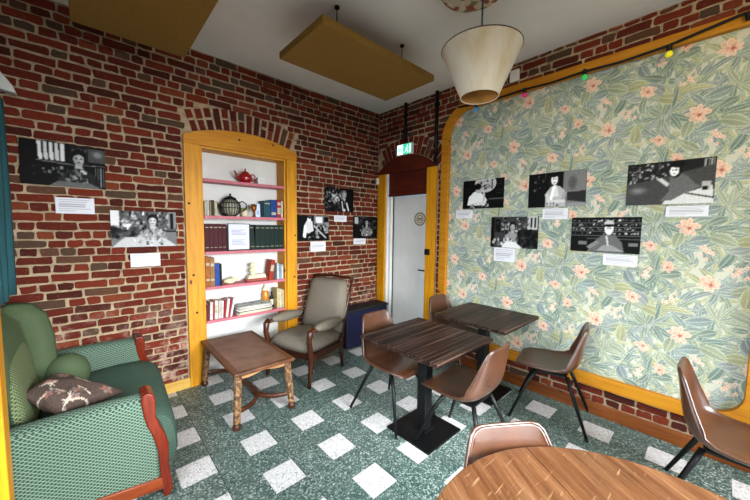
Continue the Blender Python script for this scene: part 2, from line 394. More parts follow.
def brickwork(mb, ur, zr, free, P, mi, h=.0665, mort=.0085):
    z = zr[0]; row = 0
    while z < zr[1]-.02:
        hh = h+random.uniform(-.003, .003); zc = z+hh/2; u = ur[0]; runs = []; start = None
        while u < ur[1]:
            ok = free(u, zc-.010) and free(u, zc+.010)
            if ok and start is None: start = u
            if not ok and start is not None: runs.append((start, u)); start = None
            u += .004
        if start is not None: runs.append((start, ur[1]))
        ph = random.uniform(0, .2)
        for a, b in runs:
            u = a - (ph if a == ur[0] else random.uniform(0, .1)); k = random.randint(0, 1)
            while u < b:
                hd = (row % 2 == 0 and random.random() < .72) or random.random() < .22
                L = random.uniform(.092, .112) if hd else random.uniform(.195, .228)
                lo, hi = max(u, a), min(u+L, b)
                if b-hi < .035: hi = b
                if hi-lo > .03:
                    wob = .004*math.sin(lo*3.1+row)
                    m = mort*random.uniform(.75, 1.3)
                    one_brick(mb, lo+m/2, hi-m/2, z+m/2+wob, min(z+hh-m/2+wob, zr[1]), P, random.uniform(.004, .010), mi)
                u += L
                if hi == b: break
        z += hh; row += 1
def voussoirs(mb, A, half, th, P, mi, ok):
    am = math.asin(half/A[2]); n = int(2*am*(A[2]+th/2)/.078); ang = 2*am/n
    for k in range(n):
        a0 = -am+k*ang; a1 = a0+ang; sp = random.choice((0, 0, .45, .55, .5))
        segs = [(.006, th-.004)] if sp == 0 else [(.006, th*sp-.006), (th*sp+.006, th-.004)]
        for r0, r1 in segs:
            r0 += A[2]; r1 += A[2]+random.uniform(-.02, .012)
            def Q(s, t, d):
                a = a0+.006+(ang-.012)*s; r = r0+(r1-r0)*t
                return P(A[0]+r*math.sin(a), A[1]+r*math.cos(a), d)
            mid = A[0]+(r1)*math.sin((a0+a1)/2+math.copysign(ang/2, a0))
            if not ok(mid): continue
            d = random.uniform(.005, .011); j = lambda: random.uniform(-.05, .05)
            ring = [(0, 0), (.5, 0), (1, 0), (1, .5), (1, 1), (.5, 1), (0, 1), (0, .5)]
            ring = [(s+j(), t+j()*.4) for s, t in ring]
            vs = [Q(s, t, -.004) for s, t in ring]+[Q(.5+(s-.5)*.86, .5+(t-.5)*.95, d) for s, t in ring]
            mb.add(vs, [(i, (i+1) % 8, 8+(i+1) % 8, 8+i) for i in range(8)]+[tuple(range(8, 16))], mi)
PL = lambda u, z, d: (u, -d, z)
PR = lambda u, z, d: (-d, u, z)
mb = MB()
for b in ((XW, -2.345, 0, H), (-1.455, .25, 0, H), (-2.345, -1.455, 2.335, H)): mb.box(b[0], b[1], 0, .32, b[2], b[3], mi=0)
mb.box(-2.345, -1.455, .25, .32, 0, 2.335, mi=0)
brickwork(mb, (-3.74, -.004), (.0, 3.195), free_left, PL, 1)
voussoirs(mb, ARCH_N, .50, .215, PL, 1, lambda u: True)
struct(mb.build('wall_left', [M['mortar'], M['brick']], recalc=True), 'red brick wall on the left with a segmental brick arch over the shelf alcove')
mb = MB()
for b in ((-.167, .0, 0, H), (YR, -.915, 0, H), (-.915, -.167, 2.34, H)): mb.box(.0, .25, b[0], b[1], b[2], b[3], mi=0)
brickwork(mb, (-4.6, -.004), (.105, 3.195), free_right, PR, 1)
voussoirs(mb, ARCH_D, .53, .23, PR, 1, lambda u: u < -.02)
struct(mb.build('wall_right', [M['mortar'], M['brick_plain']], recalc=True), 'red brick wall on the right holding the doorway and the wallpaper panel')

# window wall, with two windows
def wall_with_holes(name, axis, pos, th, u0, u1, holes, mat):
    mb = MB(); us = sorted([(h[0], h[1], h[2], h[3]) for h in holes]); c = u0
    def bx(a, b, z0, z1):
        if b-a < 1e-4: return
        if axis == 'x': mb.box(min(pos, pos+th), max(pos, pos+th), a, b, z0, z1)
        else: mb.box(a, b, min(pos, pos+th), max(pos, pos+th), z0, z1)
    for a, b, z0, z1 in us: bx(c, a, 0, H); bx(a, b, 0, z0); bx(a, b, z1, H); c = b
    bx(c, u1, 0, H); return struct(mb.build(name, mat))
wall_with_holes('wall_window_side', 'x', XW-.25, .25, YR, .0, [(-1.5, -.4, .95, 2.6), (-3.6, -1.9, .6, 2.5)], M['outer'])
wall_with_holes('wall_rear', 'y', YR-.25, .25, XW-.25, .25, [(-3.3, -.5, .5, 2.6)], M['outer'])
def window(name, axis, pos, u0, u1, z0, z1, nx):
    t = struct(bpy.data.objects.new(name, None)); COL.objects.link(t)
    P = (lambda a, b, c0, c1, d0, d1: (pos+d0, pos+d1, a, b, c0, c1)) if axis == 'x' else (lambda a, b, c0, c1, d0, d1: (a, b, pos+d0, pos+d1, c0, c1))
    f = MB()
    for a, b, c0, c1 in [(u0, u0+.06, z0, z1), (u1-.06, u1, z0, z1), (u0, u1, z0, z0+.06), (u0, u1, z1-.06, z1)]+[(u0+(u1-u0)*k/nx-.025, u0+(u1-u0)*k/nx+.025, z0, z1) for k in range(1, nx)]:
        f.box(*P(a, b, c0, c1, 0, .06))
    f.build('window_frame', M['pine'], t, bevel=.004)
    MB().box(*P(u0+.05, u1-.05, z0+.05, z1-.05, .025, .031)).build('window_pane', M['glass'], t)
window('window_1', 'x', XW-.20, -1.5, -.4, .95, 2.6, 2)
window('window_2', 'x', XW-.20, -3.6, -1.9, .6, 2.5, 2)
window('window_3', 'y', YR-.20, -3.3, -.5, .5, 2.6, 3)

# baseboards
mb = MB(); mb.box(-3.74, -2.482, -.022, -.0, 0, .098); mb.box(-1.333, 0, -.022, 0, 0, .098)
struct(mb.build('baseboard_left', M['base_x'], bevel=.003), 'pale pine baseboard with screw heads along the brick wall')
struct(MB().box(-.022, 0, -4.6, -1.06, 0, .105).build('baseboard_right', M['base_y'], bevel=.003), 'brown wooden baseboard under the wallpaper panel')

# shelf alcove: pine frame with arched head (trim), white lining
t = struct(bpy.data.objects.new('trim_1', None), 'yellow pine frame with an arched head around the shelf alcove'); COL.objects.link(t)
for a, b in ((-2.482, -2.342), (-1.460, -1.333)): MB().box(a, b, -.028, .0, 0, 2.335).build('jamb', M['pine'], t, bevel=.004)
n = 20; poly = [(-2.482, 2.335), (-1.333, 2.335)]+[(-1.333+(-2.482+1.333)*i/n, 0) for i in range(n+1)]
poly = poly[:2]+[(u, max(2.405, arc_z(u, ARCH_N))) for u, _ in poly[2:]]
MB().prism(poly, -.030, .0, lambda u, v, d: (u, d, v)).build('arched_head', M['pine_x'], t, bevel=.003)
mb = MB()
for a, b in ((-2.342, -2.322), (-1.480, -1.460)): mb.box(a, b, -.0, .19, 0, 2.335)
mb.box(-2.322, -1.480, .0, .19, 2.315, 2.335)
mb.build('reveal_lining', M['pine'], t)
MB().box(-2.345, -1.455, .19, .205, 0, 2.335).build('back_panel', M['white'], t)
mb = MB()
for x, z in ((-1.62, 2.46), (-1.98, 2.45), (-2.43, 1.1), (-2.41, .73), (-1.36, 1.47), (-2.45, 1.78), (-1.37, .98)): mb.sphere((x, -.030, z), .011, 8, 5, (1, .35, 1))
mb.build('screw_head', M['dark'], t)

# doorway: pine jambs, dark arched lintel, recessed board
t = struct(bpy.data.objects.new('door_1', None), 'doorway with pine jambs under a dark arched lintel'); COL.objects.link(t)
for a, b in ((-.170, -.02), (-1.055, -.908)): MB().box(-.030, .0, a, b, 0, 2.325).build('jamb', M['pine'], t, bevel=.004)
poly = [(-1.058, 2.325), (-.006, 2.325)]+[(-.006-1.052*i/n, max(2.33, arc_z(-.006-1.052*i/n, ARCH_D))) for i in range(n+1)]
MB().prism(poly, -.034, .0, lambda u, v, d: (d, u, v)).build('arched_lintel', M['lintel'], t, bevel=.003)
MB().box(.03, .06, -.908, -.170, 2.03, 2.335).build('transom_board', M['lintel'], t)
MB().box(.02, .07, -.908, -.170, 2.01, 2.045).build('transom_rail', M['lintel'], t, bevel=.003)
mb = MB(); mb.box(.0, .25, -.19, -.167, 0, 2.34); mb.box(.0, .25, -.915, -.895, 0, 2.34); mb.build('reveal_lining', M['white'], t)
MB().box(.03, .075, -.235, -.19, 0, 2.03).build('door_stop', M['white'], t, bevel=.003)
MB().box(.078, .082, -.245, -.215, .02, 2.01).build('hinge_gap', M['dark'], t)
lf = MB().box(.10, .14, -.895, -.19, .006, 2.01).build('door_leaf', M['white'], t, bevel=.003)
MB().tube([(.10, -.84, 1.02), (.055, -.84, 1.02), (.05, -.83, 1.02), (.05, -.74, 1.02)], .009, 10).build('door_handle', M['black'], lf, smooth=True)
mb = MB(); mb.box(-.052, -.03, -.985, -.915, 1.24, 1.315); mb.box(-.06, -.05, -.975, -.93, 1.26, 1.30); mb.build('strike_plate', M['black'], t, bevel=.003)

# pine post of the window bay, beside the sofa
struct(MB().box(-3.76, -3.415, -1.67, -1.58, 0, H).build('trim_2', M['pine'], bevel=.004), 'yellow pine post of the window bay at the left edge')

# two black pipes on the right wall
for y, z0, z1, lb in ((-.535, 2.70, 3.2, 'black pipe running up the brick above the exit sign'), (-1.035, 2.36, 3.2, 'black pipe running up the brick beside the wallpaper panel frame')):
    mb = MB().tube([(-.03, y, z0), (-.03, y, (z0+z1)/2), (-.03, y, z1)], .021)
    t = thing('wall_pipe', lb, 'pipe', group='black pipes on the right wall'); mb.build('pipe', M['black'], t, smooth=True)
    for z in (z0+.12, z1-.15): MB().box(-.05, 0, y-.022, y+.022, z-.012, z+.012).build('bracket', M['black'], t, bevel=.003)

# ================================================================== drawn pictures (numpy rasters)
class Ras:
    def __init__(s, w, h, c=(.1, .1, .1)):
        s.w, s.h = w, h; s.a = np.ones((h, w, 3))*np.array(c if hasattr(c, '__len__') else (c,)*3)
        s.x, s.y = np.meshgrid((np.arange(w)+.5)/w, 1-(np.arange(h)+.5)/h)
    def _put(s, m, c): c = np.array(c if hasattr(c, '__len__') else (c,)*3, float); m = m[..., None]; s.a = s.a*(1-m)+c*m; return s
    def poly(s, pts, c, al=1.0):
        x, y = s.x, s.y; ins = np.zeros(x.shape, bool); n = len(pts)
        for i in range(n):
            (x0, y0), (x1, y1) = pts[i], pts[(i+1) % n]
            if y0 == y1: continue
            ins ^= ((y0 > y) != (y1 > y)) & (x < (x1-x0)*(y-y0)/(y1-y0)+x0)
        return s._put(ins*al, c)
    def rect(s, x0, y0, x1, y1, c, al=1.0): return s._put(((s.x >= x0) & (s.x < x1) & (s.y >= y0) & (s.y < y1))*al, c)
    def ell(s, cx, cy, rx, ry, c, al=1.0, soft=.0, rot=0):
        dx, dy = s.x-cx, s.y-cy; k, q = math.cos(rot), math.sin(rot); u = dx*k+dy*q; v = -dx*q+dy*k
        d = np.sqrt((u/rx)**2+(v/ry)**2)
        m = np.clip((1-d)/soft, 0, 1) if soft else (d < 1)*1.0
        return s._put(m*al, c)
    def line(s, x0, y0, x1, y1, w, c, al=1.0):
        dx, dy = x1-x0, y1-y0; L = math.hypot(dx, dy); nx, ny = -dy/L*w/2, dx/L*w/2
        return s.poly([(x0+nx, y0+ny), (x1+nx, y1+ny), (x1-nx, y1-ny), (x0-nx, y0-ny)], c, al)
    def blur(s, n=1):
        for _ in range(n):
            a = np.pad(s.a, ((1, 1), (1, 1), (0, 0)), 'edge'); s.a = (a[:-2, 1:-1]+a[2:, 1:-1]+a[1:-1, :-2]+a[1:-1, 2:]+2*a[1:-1, 1:-1])/6
        return s
    def grain(s, k=.05, seed=0): r = np.random.default_rng(seed); s.a = np.clip(s.a+r.normal(0, k, (s.h, s.w, 1)), 0, 1); return s
    def clutter(s, x0, y0, x1, y1, n, seed, lo=.0, hi=.9, sz=.03):
        r = np.random.default_rng(seed)
        for _ in range(n):
            cx, cy = r.uniform(x0, x1), r.uniform(y0, y1); a, b = r.uniform(.3, 1, 2)*sz; g = r.uniform(lo, hi)
            if r.random() < .5: s.rect(cx-a/2, cy-b, cx+a/2, cy+b, g, .9)
            else: s.ell(cx, cy, a*.6, b, g, .9)
        return s
def figure(R, hx, hy, hs, skin=.82, top=.6, hair=.06, lean=0, arms=True, w=1.0, long=False):
    """a seated person: head at hx,hy; hs = head half height"""
    a = R.w/R.h; rx = hs*.72/a*1.0
    if long: R.ell(hx, hy-hs*.5, rx*1.55, hs*1.9, hair)
    R.poly([(hx-rx*.5, hy-hs*.6), (hx+rx*.5, hy-hs*.6), (hx+rx*.7+lean, hy-hs*1.7), (hx-rx*.7+lean, hy-hs*1.7)], skin*.85)
    R.poly([(hx-rx*.9+lean, hy-hs*1.45), (hx+rx*.9+lean, hy-hs*1.45), (hx+rx*2.5*w+lean, hy-hs*2.1), (hx+rx*2.9*w+lean, hy-hs*5.2), (hx-rx*2.9*w+lean, hy-hs*5.2), (hx-rx*2.5*w+lean, hy-hs*2.1)], top)
    R.poly([(hx+lean*.5, hy-hs*1.5), (hx+rx*.35+lean, hy-hs*1.5), (hx+lean+rx*.2, hy-hs*3)], skin*.8)
    R.ell(hx, hy+hs*.18, rx*1.15, hs*1.05, hair); R.ell(hx, hy-.12*hs, rx*.84, hs*.84, skin*.78).ell(hx+rx*.12, hy-.08*hs, rx*.66, hs*.74, skin, .9, .7)
    R.poly([(hx-rx*.9, hy+hs*.35), (hx, hy+hs*.62), (hx+rx*.9, hy+hs*.35), (hx+rx*.7, hy+hs*1.1), (hx-rx*.7, hy+hs*1.1)], hair)
    R.ell(hx-rx*.34, hy+.0*hs, rx*.2, hs*.10, skin*.25).ell(hx+rx*.34, hy+.0*hs, rx*.2, hs*.10, skin*.25).ell(hx+rx*.05, hy-hs*.22, rx*.12, hs*.14, skin*.7).ell(hx, hy-hs*.5, rx*.3, hs*.08, skin*.45)
    if arms:
        y = hy-hs*4.0
        R.line(hx-rx*2.5*w+lean, hy-hs*2.7, hx-rx*2.6*w+lean, y, rx*1.0, top*1.15).line(hx-rx*2.6*w+lean, y, hx-rx*.3+lean, y-hs*.1, rx*.8, top*1.2)
        R.line(hx+rx*2.5*w+lean, hy-hs*2.7, hx+rx*2.7*w+lean, y, rx*1.0, top*.8).line(hx+rx*2.7*w+lean, y, hx+rx*.3+lean, y, rx*.8, top*.9)
        R.ell(hx+lean, y, rx*.6, hs*.42, skin)
    return R
def pic(k):
    R = Ras(96, 64, .04)
    if k == 0:      # striped curtain, wall of small frames, person behind a table
        R.rect(0, .0, 1, .45, .03)
        for i in range(5): R.poly([(.19+.065*i, .98), (.235+.065*i, .98), (.25+.062*i, .58), (.205+.062*i, .58)], .85-.05*(i % 2))
        R.rect(.55, .55, .78, 1, .16).clutter(.56, .6, .76, .95, 26, 3, .03, .45, .04).rect(.78, .62, 1, .95, .36).ell(.9, .82, .08, .1, .55, 1, .6)
        R.line(.18, .56, .6, .52, .03, .5).line(.55, .52, 1, .56, .02, .55)
        for i in range(4): R.rect(.86+.035*i, .05, .875+.035*i, .52, .6)
        figure(R, .665, .68, .17, .80, .22, .04, 0); R.clutter(.52, .1, .82, .42, 40, 5, .1, .85, .05); R.clutter(.15, .2, .5, .45, 24, 9, .0, .7, .05)
        R.poly([(.3, 0), (.95, 0), (.8, .12), (.4, .12)], .45)
    elif k == 1:    # bright busy bar, person at table
        R.rect(0, .45, 1, 1, .42).clutter(.02, .5, .98, .98, 150, 11, .05, .98, .06); R.rect(.0, .6, .12, 1, .85).rect(.86, .55, 1, 1, .55).rect(.9, .5, .95, .95, .1)
        R.rect(0, .0, 1, .42, .5).clutter(.0, .25, .4, .5, 40, 12, .0, .4, .09); figure(R, .615, .74, .15, .90, .62, .10, 0, w=1.1); R.clutter(.45, .25, .85, .5, 40, 13, .2, .95, .04)
        R.poly([(0, .0), (1, 0), (.8, .25), (.2, .28)], .75).clutter(.3, .05, .8, .25, 25, 15, .2, .9, .05)
    elif k == 2:    # crowded room, person right
        R.clutter(0, .3, .6, 1, 90, 21, .05, .7, .08).clutter(.2, .45, .55, .75, 40, 22, .5, .98, .05); figure(R, .66, .72, .16, .80, .12, .5, 0, w=.8); R.line(.58, .45, .62, .05, .04, .8).line(.74, .4, .82, .05, .05, .85)
        R.clutter(.0, .02, .5, .35, 40, 23, .0, .5, .07).rect(.88, 0, 1, 1, .06)
    elif k == 3:    # light-clothed person leaning on table, window panes
        R.rect(.5, .55, 1, 1, .5).rect(.56, .7, .78, .95, .85).rect(.82, .6, .98, .95, .1).rect(.84, .3, .98, .75, .55).clutter(.55, .3, 1, .7, 30, 31, .05, .9, .06)
        R.rect(0, 0, .16, 1, .05).poly([(.16, .15), (.2, .6), (.3, .82), (.46, .78), (.5, .4), (.36, .3)], .8); R.ell(.36, .86, .06, .1, .92).ell(.38, .93, .07, .07, .3)
        R.line(.24, .6, .22, .12, .07, .9).line(.5, .6, .9, .1, .06, .7).line(.62, .1, .6, .55, .05, .65).clutter(.3, .05, .7, .3, 25, 33, .0, .8, .05)
    elif k == 4:    # dark room, small figures
        R.clutter(.1, .2, .95, .95, 80, 41, .02, .5, .08); figure(R, .55, .72, .15, .75, .5, .05); R.rect(.05, .65, .2, .95, .7).clutter(.3, .1, .8, .4, 30, 43, .1, .8, .05).rect(.0, .0, 1, .1, .04)
    elif k == 5:    # person in white shirt reading, bright arched niche
        R.rect(0, .3, 1, 1, .06).ell(.56, .84, .26, .3, .75).clutter(.4, .66, .74, .95, 60, 51, .05, .5, .035).rect(.0, .0, 1, .26, .05)
        R.poly([(.12, .12), (.16, .42), (.3, .6), (.46, .56), (.62, .3), (.56, .1)], .88).ell(.40, .66, .075, .13, .7).ell(.38, .76, .09, .11, .05).line(.54, .25, .53, .6, .05, .75).line(.2, .15, .6, .2, .08, .82)
        for i in range(4): R.rect(.05+.0*i, .45+.12*i, .28, .46+.12*i, .3).rect(.8, .5+.1*i, .97, .51+.1*i, .35)
        R.clutter(.2, .0, .7, .14, 22, 53, .2, .9, .05).rect(.66, .3, 1, .34, .4)
    elif k == 6:    # long haired person, chin in hand, pale wall
        R.rect(.62, .0, 1, 1, .52).ell(.78, .65, .09, .24, .36, .7, .5).rect(0, 0, .32, 1, .04).clutter(.12, .5, .32, .95, 26, 61, .0, .5, .05).poly([(.7, .4), (1, .42), (1, .1), (.7, .18)], .25).rect(.7, .0, 1, .1, .6)
        R.ell(.47, .76, .095, .26, .2).poly([(.32, .0), (.33, .42), (.42, .6), (.56, .6), (.66, .45), (.68, .0)], .72).poly([(.4, .3), (.46, .62), (.52, .62), (.56, .3)], .85); R.ell(.475, .78, .058, .15, .9).ell(.46, .93, .08, .08, .12)
        R.ell(.455, .8, .01, .014, .1).ell(.495, .8, .01, .014, .1).ell(.476, .7, .02, .012, .3); R.line(.42, .2, .47, .6, .05, .95).line(.34, .4, .4, .1, .07, .8).line(.66, .42, .62, .12, .06, .66).line(.35, .15, .66, .17, .08, .82)
        R.clutter(.3, .0, .6, .12, 16, 63, .1, .9, .04)
    elif k == 7:    # cafe interior, windows and crowd
        R.rect(0, 0, 1, 1, .3).rect(0, 0, .08, 1, .1).rect(.1, .5, .22, .92, .04).clutter(.11, .52, .21, .9, 16, 70, .2, .5, .03).rect(.78, .6, .98, 1, .75).rect(.84, .65, .88, .95, .15).rect(.92, .65, .95, .95, .15)
        R.clutter(.25, .45, .8, .95, 80, 71, .02, .8, .06); figure(R, .48, .68, .13, .78, .6, .1); R.clutter(.6, .05, 1, .55, 60, 72, .0, .25, .1).clutter(.05, .05, .6, .3, 50, 73, .1, .95, .06).poly([(.25, .0), (.7, 0), (.55, .2), (.35, .22)], .85)
    elif k == 8:    # bar shelves, person leaning forward
        R.rect(0, .4, 1, 1, .08)
        for r in range(4): R.clutter(.02, .52+.12*r, .98, .56+.12*r, 46, 80+r, .2, .95, .03).rect(0, .47+.12*r, 1, .482+.12*r, .6)
        R.rect(0, .0, 1, .42, .05).rect(.13, .2, .26, .32, .5).rect(.84, .2, .97, .3, .5).rect(.25, .38, 1, .40, .4)
        R.poly([(.26, .02), (.36, .3), (.48, .5), (.66, .5), (.76, .3), (.8, .02)], .45); R.ell(.57, .67, .065, .17, .85).ell(.57, .82, .07, .09, .75).ell(.57, .76, .09, .035, .1)
        R.ell(.55, .68, .012, .015, .1).ell(.59, .68, .012, .015, .1).line(.28, .12, .42, .32, .08, .55).poly([(.4, .04), (.5, .22), (.62, .22), (.8, .04)], .6).line(.54, .48, .57, .2, .025, .8)
    elif k == 9:    # person leaning on a sofa back, cabinet behind
        R.rect(0, .45, 1, 1, .2).clutter(.03, .5, .5, .95, 100, 91, .2, .9, .035).rect(.88, .6, .98, .97, .7)
        for x in (.9, .93, .955): R.rect(x, .62, x+.012, .95, .1)
        R.poly([(.0, .0), (.0, .5), (.4, .62), (1, .85), (1, .4), (.55, .0)], .34).ell(.15, .35, .14, .12, .55, .9, .8).poly([(.5, .15), (.98, .4), (1, 0), (.45, 0)], .82).line(.7, .25, 1, .12, .02, .05)
        R.poly([(.42, .08), (.52, .3), (.52, .62), (.6, .72), (.7, .65), (.8, .45), (.86, .38), (.7, .25), (.56, .1)], .46).poly([(.36, .6), (.42, .62), (.52, .48), (.5, .4)], .8); R.ell(.575, .77, .07, .16, .07).ell(.565, .76, .052, .125, .92).ell(.6, .9, .08, .07, .06)
        R.ell(.548, .78, .01, .013, .1).ell(.585, .78, .01, .013, .1).ell(.566, .69, .018, .01, .3); R.rect(.86, .3, .96, .48, .7).rect(.88, .3, .93, .38, .1)
    R.blur(1); R.a = np.clip((R.a-.10)*1.12, 0, 1)**1.1*1.02; return R.grain(.02, k)
def caption(seed, n=6, w=.84):
    R = Ras(44, 24, .84); r = np.random.default_rng(seed)
    for i in range(n):
        y = .86-.76*i/n; x1 = .08+w*r.uniform(.8, 1)
        if i == n-1: x1 = .5
        R.rect(.08, y-.045, x1, y, .66)
    R.a[..., 2] = np.minimum(1, R.a[..., 2]*1.03); return R
def wall_print(name, wall, quad, R, mat, label, cat, group, off=.012, thick=.008):
    """quad: (u0,u1,z0,z1,tilt deg) u = x on the left wall, y on the right wall (as seen, left to right)"""
    uL, uR, z0, z1, tilt = quad; cu, cz = (uL+uR)/2, (z0+z1)/2; hw, hh = abs(uR-uL)/2, (z1-z0)/2; sg = 1 if uR > uL else -1
    ct, st = math.cos(math.radians(tilt)), math.sin(math.radians(tilt))
    def pos(a, b, d):
        s_, t_ = a*ct-b*st, a*st+b*ct; u = cu+sg*s_; z = cz+t_
        return (u, -d, z) if wall == 'L' else (-d, u, z)
    def P(u, v):
        a, b = (u*2-1)*hw, (v*2-1)*hh; s_, t_ = a*ct-b*st, a*st+b*ct; U = cu+sg*s_; Z = cz+t_; D = np.full_like(U, -(off+thick+.0006))
        return np.stack([U, D, Z], -1) if wall == 'L' else np.stack([D, U, Z], -1)
    bx = [pos(a, b, d) for b in (-hh, hh) for d in (off+thick, off) for a in (-hw, hw)]
    o = colour_grid(name, R.a, P, mat, back=bx); tag(o, label, cat, group); return o
LABS = [
 ('L', (-3.496, -3.036, 1.858, 2.178, -.8), 'dark photo of a person before a striped curtain, hanging nearest the teal curtain'),
 ('L', (-3.019, -2.558, 1.385, 1.690, 0), 'bright black and white photo of a person at a crowded bar, left of the alcove'),
 ('L', (-.940, -.479, 1.775, 2.083, 0), 'topmost of the three black and white photos between the alcove and the corner'),
 ('L', (-1.325, -.878, 1.403, 1.709, 0), 'black and white photo of a pale-shirted person leaning over a table, touching the alcove frame'),
 ('L', (-.477, -.037, 1.425, 1.726, 0), 'dark black and white photo hanging nearest the room corner beside the doorway'),
 ('R', (-1.420, -1.890, 1.797, 2.105, 0), 'black and white photo of a white-shirted person reading, leftmost on the wallpaper'),
 ('R', (-2.135, -2.608, 1.787, 2.100, .5), 'black and white photo of a long-haired person with chin in hand, on the wallpaper'),
 ('R', (-1.770, -2.240, 1.390, 1.702, 0), 'black and white photo of a busy cafe interior, lower left on the wallpaper'),
 ('R', (-2.517, -2.990, 1.397, 1.687, 0), 'black and white photo of a person with a cap leaning forward before bar shelves'),
 ('R', (-2.883, -3.356, 1.778, 2.090, 0), 'black and white photo of a person on a sofa, rightmost on the wallpaper')]
for k, (w, q, lb) in enumerate(LABS):
    wall_print('wall_photograph', w, q, pic(k), M['print'], lb, 'photograph', 'black and white photographs on the walls', off=.011 if w == 'L' else .004)
CAPS = [
 ('L', (-3.331, -3.112, 1.654, 1.775, 0), 'white caption card under the photo with the striped curtain'),
 ('L', (-2.900, -2.688, 1.210, 1.325, 0), 'blank white caption card under the bright bar photo left of the alcove'),
 ('L', (-.792, -.589, 1.643, 1.725, 0), 'small white caption card under the topmost photo between alcove and corner'),
 ('L', (-1.143, -.923, 1.266, 1.389, 0), 'white caption card under the photo touching the alcove frame'),
 ('L', (-.466, -.248, 1.338, 1.416, 0), 'small white caption card under the photo nearest the room corner'),
 ('R', (-1.333, -1.544, 1.693, 1.784, 0), 'pale caption card below left of the leftmost wallpaper photo'),
 ('R', (-2.270, -2.480, 1.674, 1.773, 0), 'caption card under the photo of the long-haired person'),
 ('R', (-1.809, -2.031, 1.243, 1.383, 0), 'square caption card under the busy cafe interior photo'),
 ('R', (-2.760, -2.981, 1.296, 1.385, 0), 'caption card under the photo with the bar shelves'),
 ('R', (-3.121, -3.338, 1.686, 1.762, 0), 'caption card under the rightmost photo on the wallpaper')]
for k, (w, q, lb) in enumerate(CAPS):
    wall_print('caption_card', w, q, caption(k, 1 if k == 1 else 6), M['paper'], lb, 'caption card', 'caption cards under the photographs', off=.011 if w == 'L' else .004, thick=.002)

# ---- wallpaper: one repeat of leaves and flowers, tiled over the panel
def wallpaper_tile(w=160, h=196, px=.004):
    r = np.random.default_rng(5); A = np.ones((h, w, 3))*np.array(hexf('#c0bfad'))
    Y, X = np.mgrid[0:h, 0:w]
    def local(cx, cy): 
        dx = (X-cx+w/2) % w-w/2; dy = (Y-cy+h/2) % h-h/2; return dx*px, dy*px
    def put(m, c): 
        nonlocal A
        A = A*(1-m[..., None])+np.array(c)*m[..., None]
    def leaf(cx, cy, ang, L, wd, c, curve=0):
        L *= 1.32; wd *= 1.35; dx, dy = local(cx, cy); k, q = math.cos(ang), math.sin(ang); u = (dx*k+dy*q)/L; v = -dx*q+dy*k
        v = v-curve*L*(u-u*u)*2; uu = np.clip(u, 0, 1); wu = wd*np.sin(PI*uu**.8)**.85+1e-6; t = np.abs(v)/wu
        m = ((u > 0) & (u < 1) & (t < 1))*1.0; c = np.array(hexf(c)); light = np.array(hexf('#d6dcc4'))
        put(m*.92, c); put(m*np.clip((t-.66)/.34, 0, 1)*.75, light); put(m*(1-uu)**2*.25, c*.55); put(m*(np.abs(v) < .0028)*.55, light*.95); put(m*((v > 0)*.14), c*.6)
        ve = np.abs(((u*L-np.abs(v)*.8)/.012) % 1-.5) < .1; put(m*ve*.22, light)
    greens = ['#84907e', '#76867a', '#959c82', '#a3a27a', '#82908f', '#8f9595', '#9ba28d', '#6e8078', '#aeaa7e', '#7c898c']
    # background sprays
    for i in range(190):
        leaf(r.uniform(0, w), r.uniform(0, h), r.uniform(0, 2*PI), r.uniform(.06, .12), r.uniform(.007, .016), greens[r.integers(10)], r.uniform(-.3, .3))
    # rosettes of long pointed leaves
    for i in range(24):
        cx, cy = r.uniform(0, w), r.uniform(0, h); n = r.integers(6, 10); a0 = r.uniform(0, 6); sp = r.uniform(.9, 1.9)*PI; g = greens[r.integers(10)]
        for k in range(n):
            leaf(cx, cy, a0+sp*k/n, r.uniform(.09, .165), r.uniform(.010, .019), g if r.random() < .6 else greens[r.integers(10)], r.uniform(-.35, .35))
    # broad leaves
    for i in range(20):
        leaf(r.uniform(0, w), r.uniform(0, h), r.uniform(0, 2*PI), r.uniform(.08, .12), r.uniform(.022, .032), greens[r.integers(10)], r.uniform(-.2, .2))
    def flower(cx, cy, R, n, pet, core):
        a0 = r.uniform(0, 6); ox, oy = r.uniform(-.15, .15, 2)*R/px
        for k in range(n*2):
            a = a0+2*PI*k/n+r.uniform(-.25, .25); Rk = R*r.uniform(.75, 1.1)*(1 if k < n else .68); wv = r.uniform(.20, .32)
            dx, dy = local(cx, cy); kx, q = math.cos(a), math.sin(a); u = (dx*kx+dy*q)/Rk; v = (-dx*q+dy*kx)/Rk
            d = ((u-.55)/.5)**2+(v/wv)**2; c = np.array(hexf(pet))*r.uniform(.92, 1.04)
            put((d < 1)*.95, np.minimum(c, 1)); put(((d < 1) & (d > .65))*.5, hexf('#ead8ca')); put((d < .4)*(u < .55)*.3, hexf(core)); put(((d < 1) & (np.abs(v) < .035) & (u < .75))*.35, hexf(core))
        dx, dy = local(cx+ox, cy+oy); d = np.sqrt(dx**2+dy**2)/R; put((d < .20)*.7, hexf(core)); put((d < .09)*.7, hexf('#8a4a40'))
    for cx, cy, R, n in ((34, 34, .062, 8), (122, 74, .052, 9), (66, 134, .064, 8), (144, 168, .046, 9), (12, 108, .044, 8)):
        flower(cx, cy, R, n, '#dab39c', '#b66a58')
    # clusters of small buds
    for cx, cy in ((98, 110), (20, 168), (138, 24), (60, 78)):
        for k in range(11):
            a, q = r.uniform(0, 6.28), r.uniform(0, 12); flower(cx+q*math.cos(a), cy+q*math.sin(a), .014, 5, '#e6c3ae', '#c8745e')
    return A
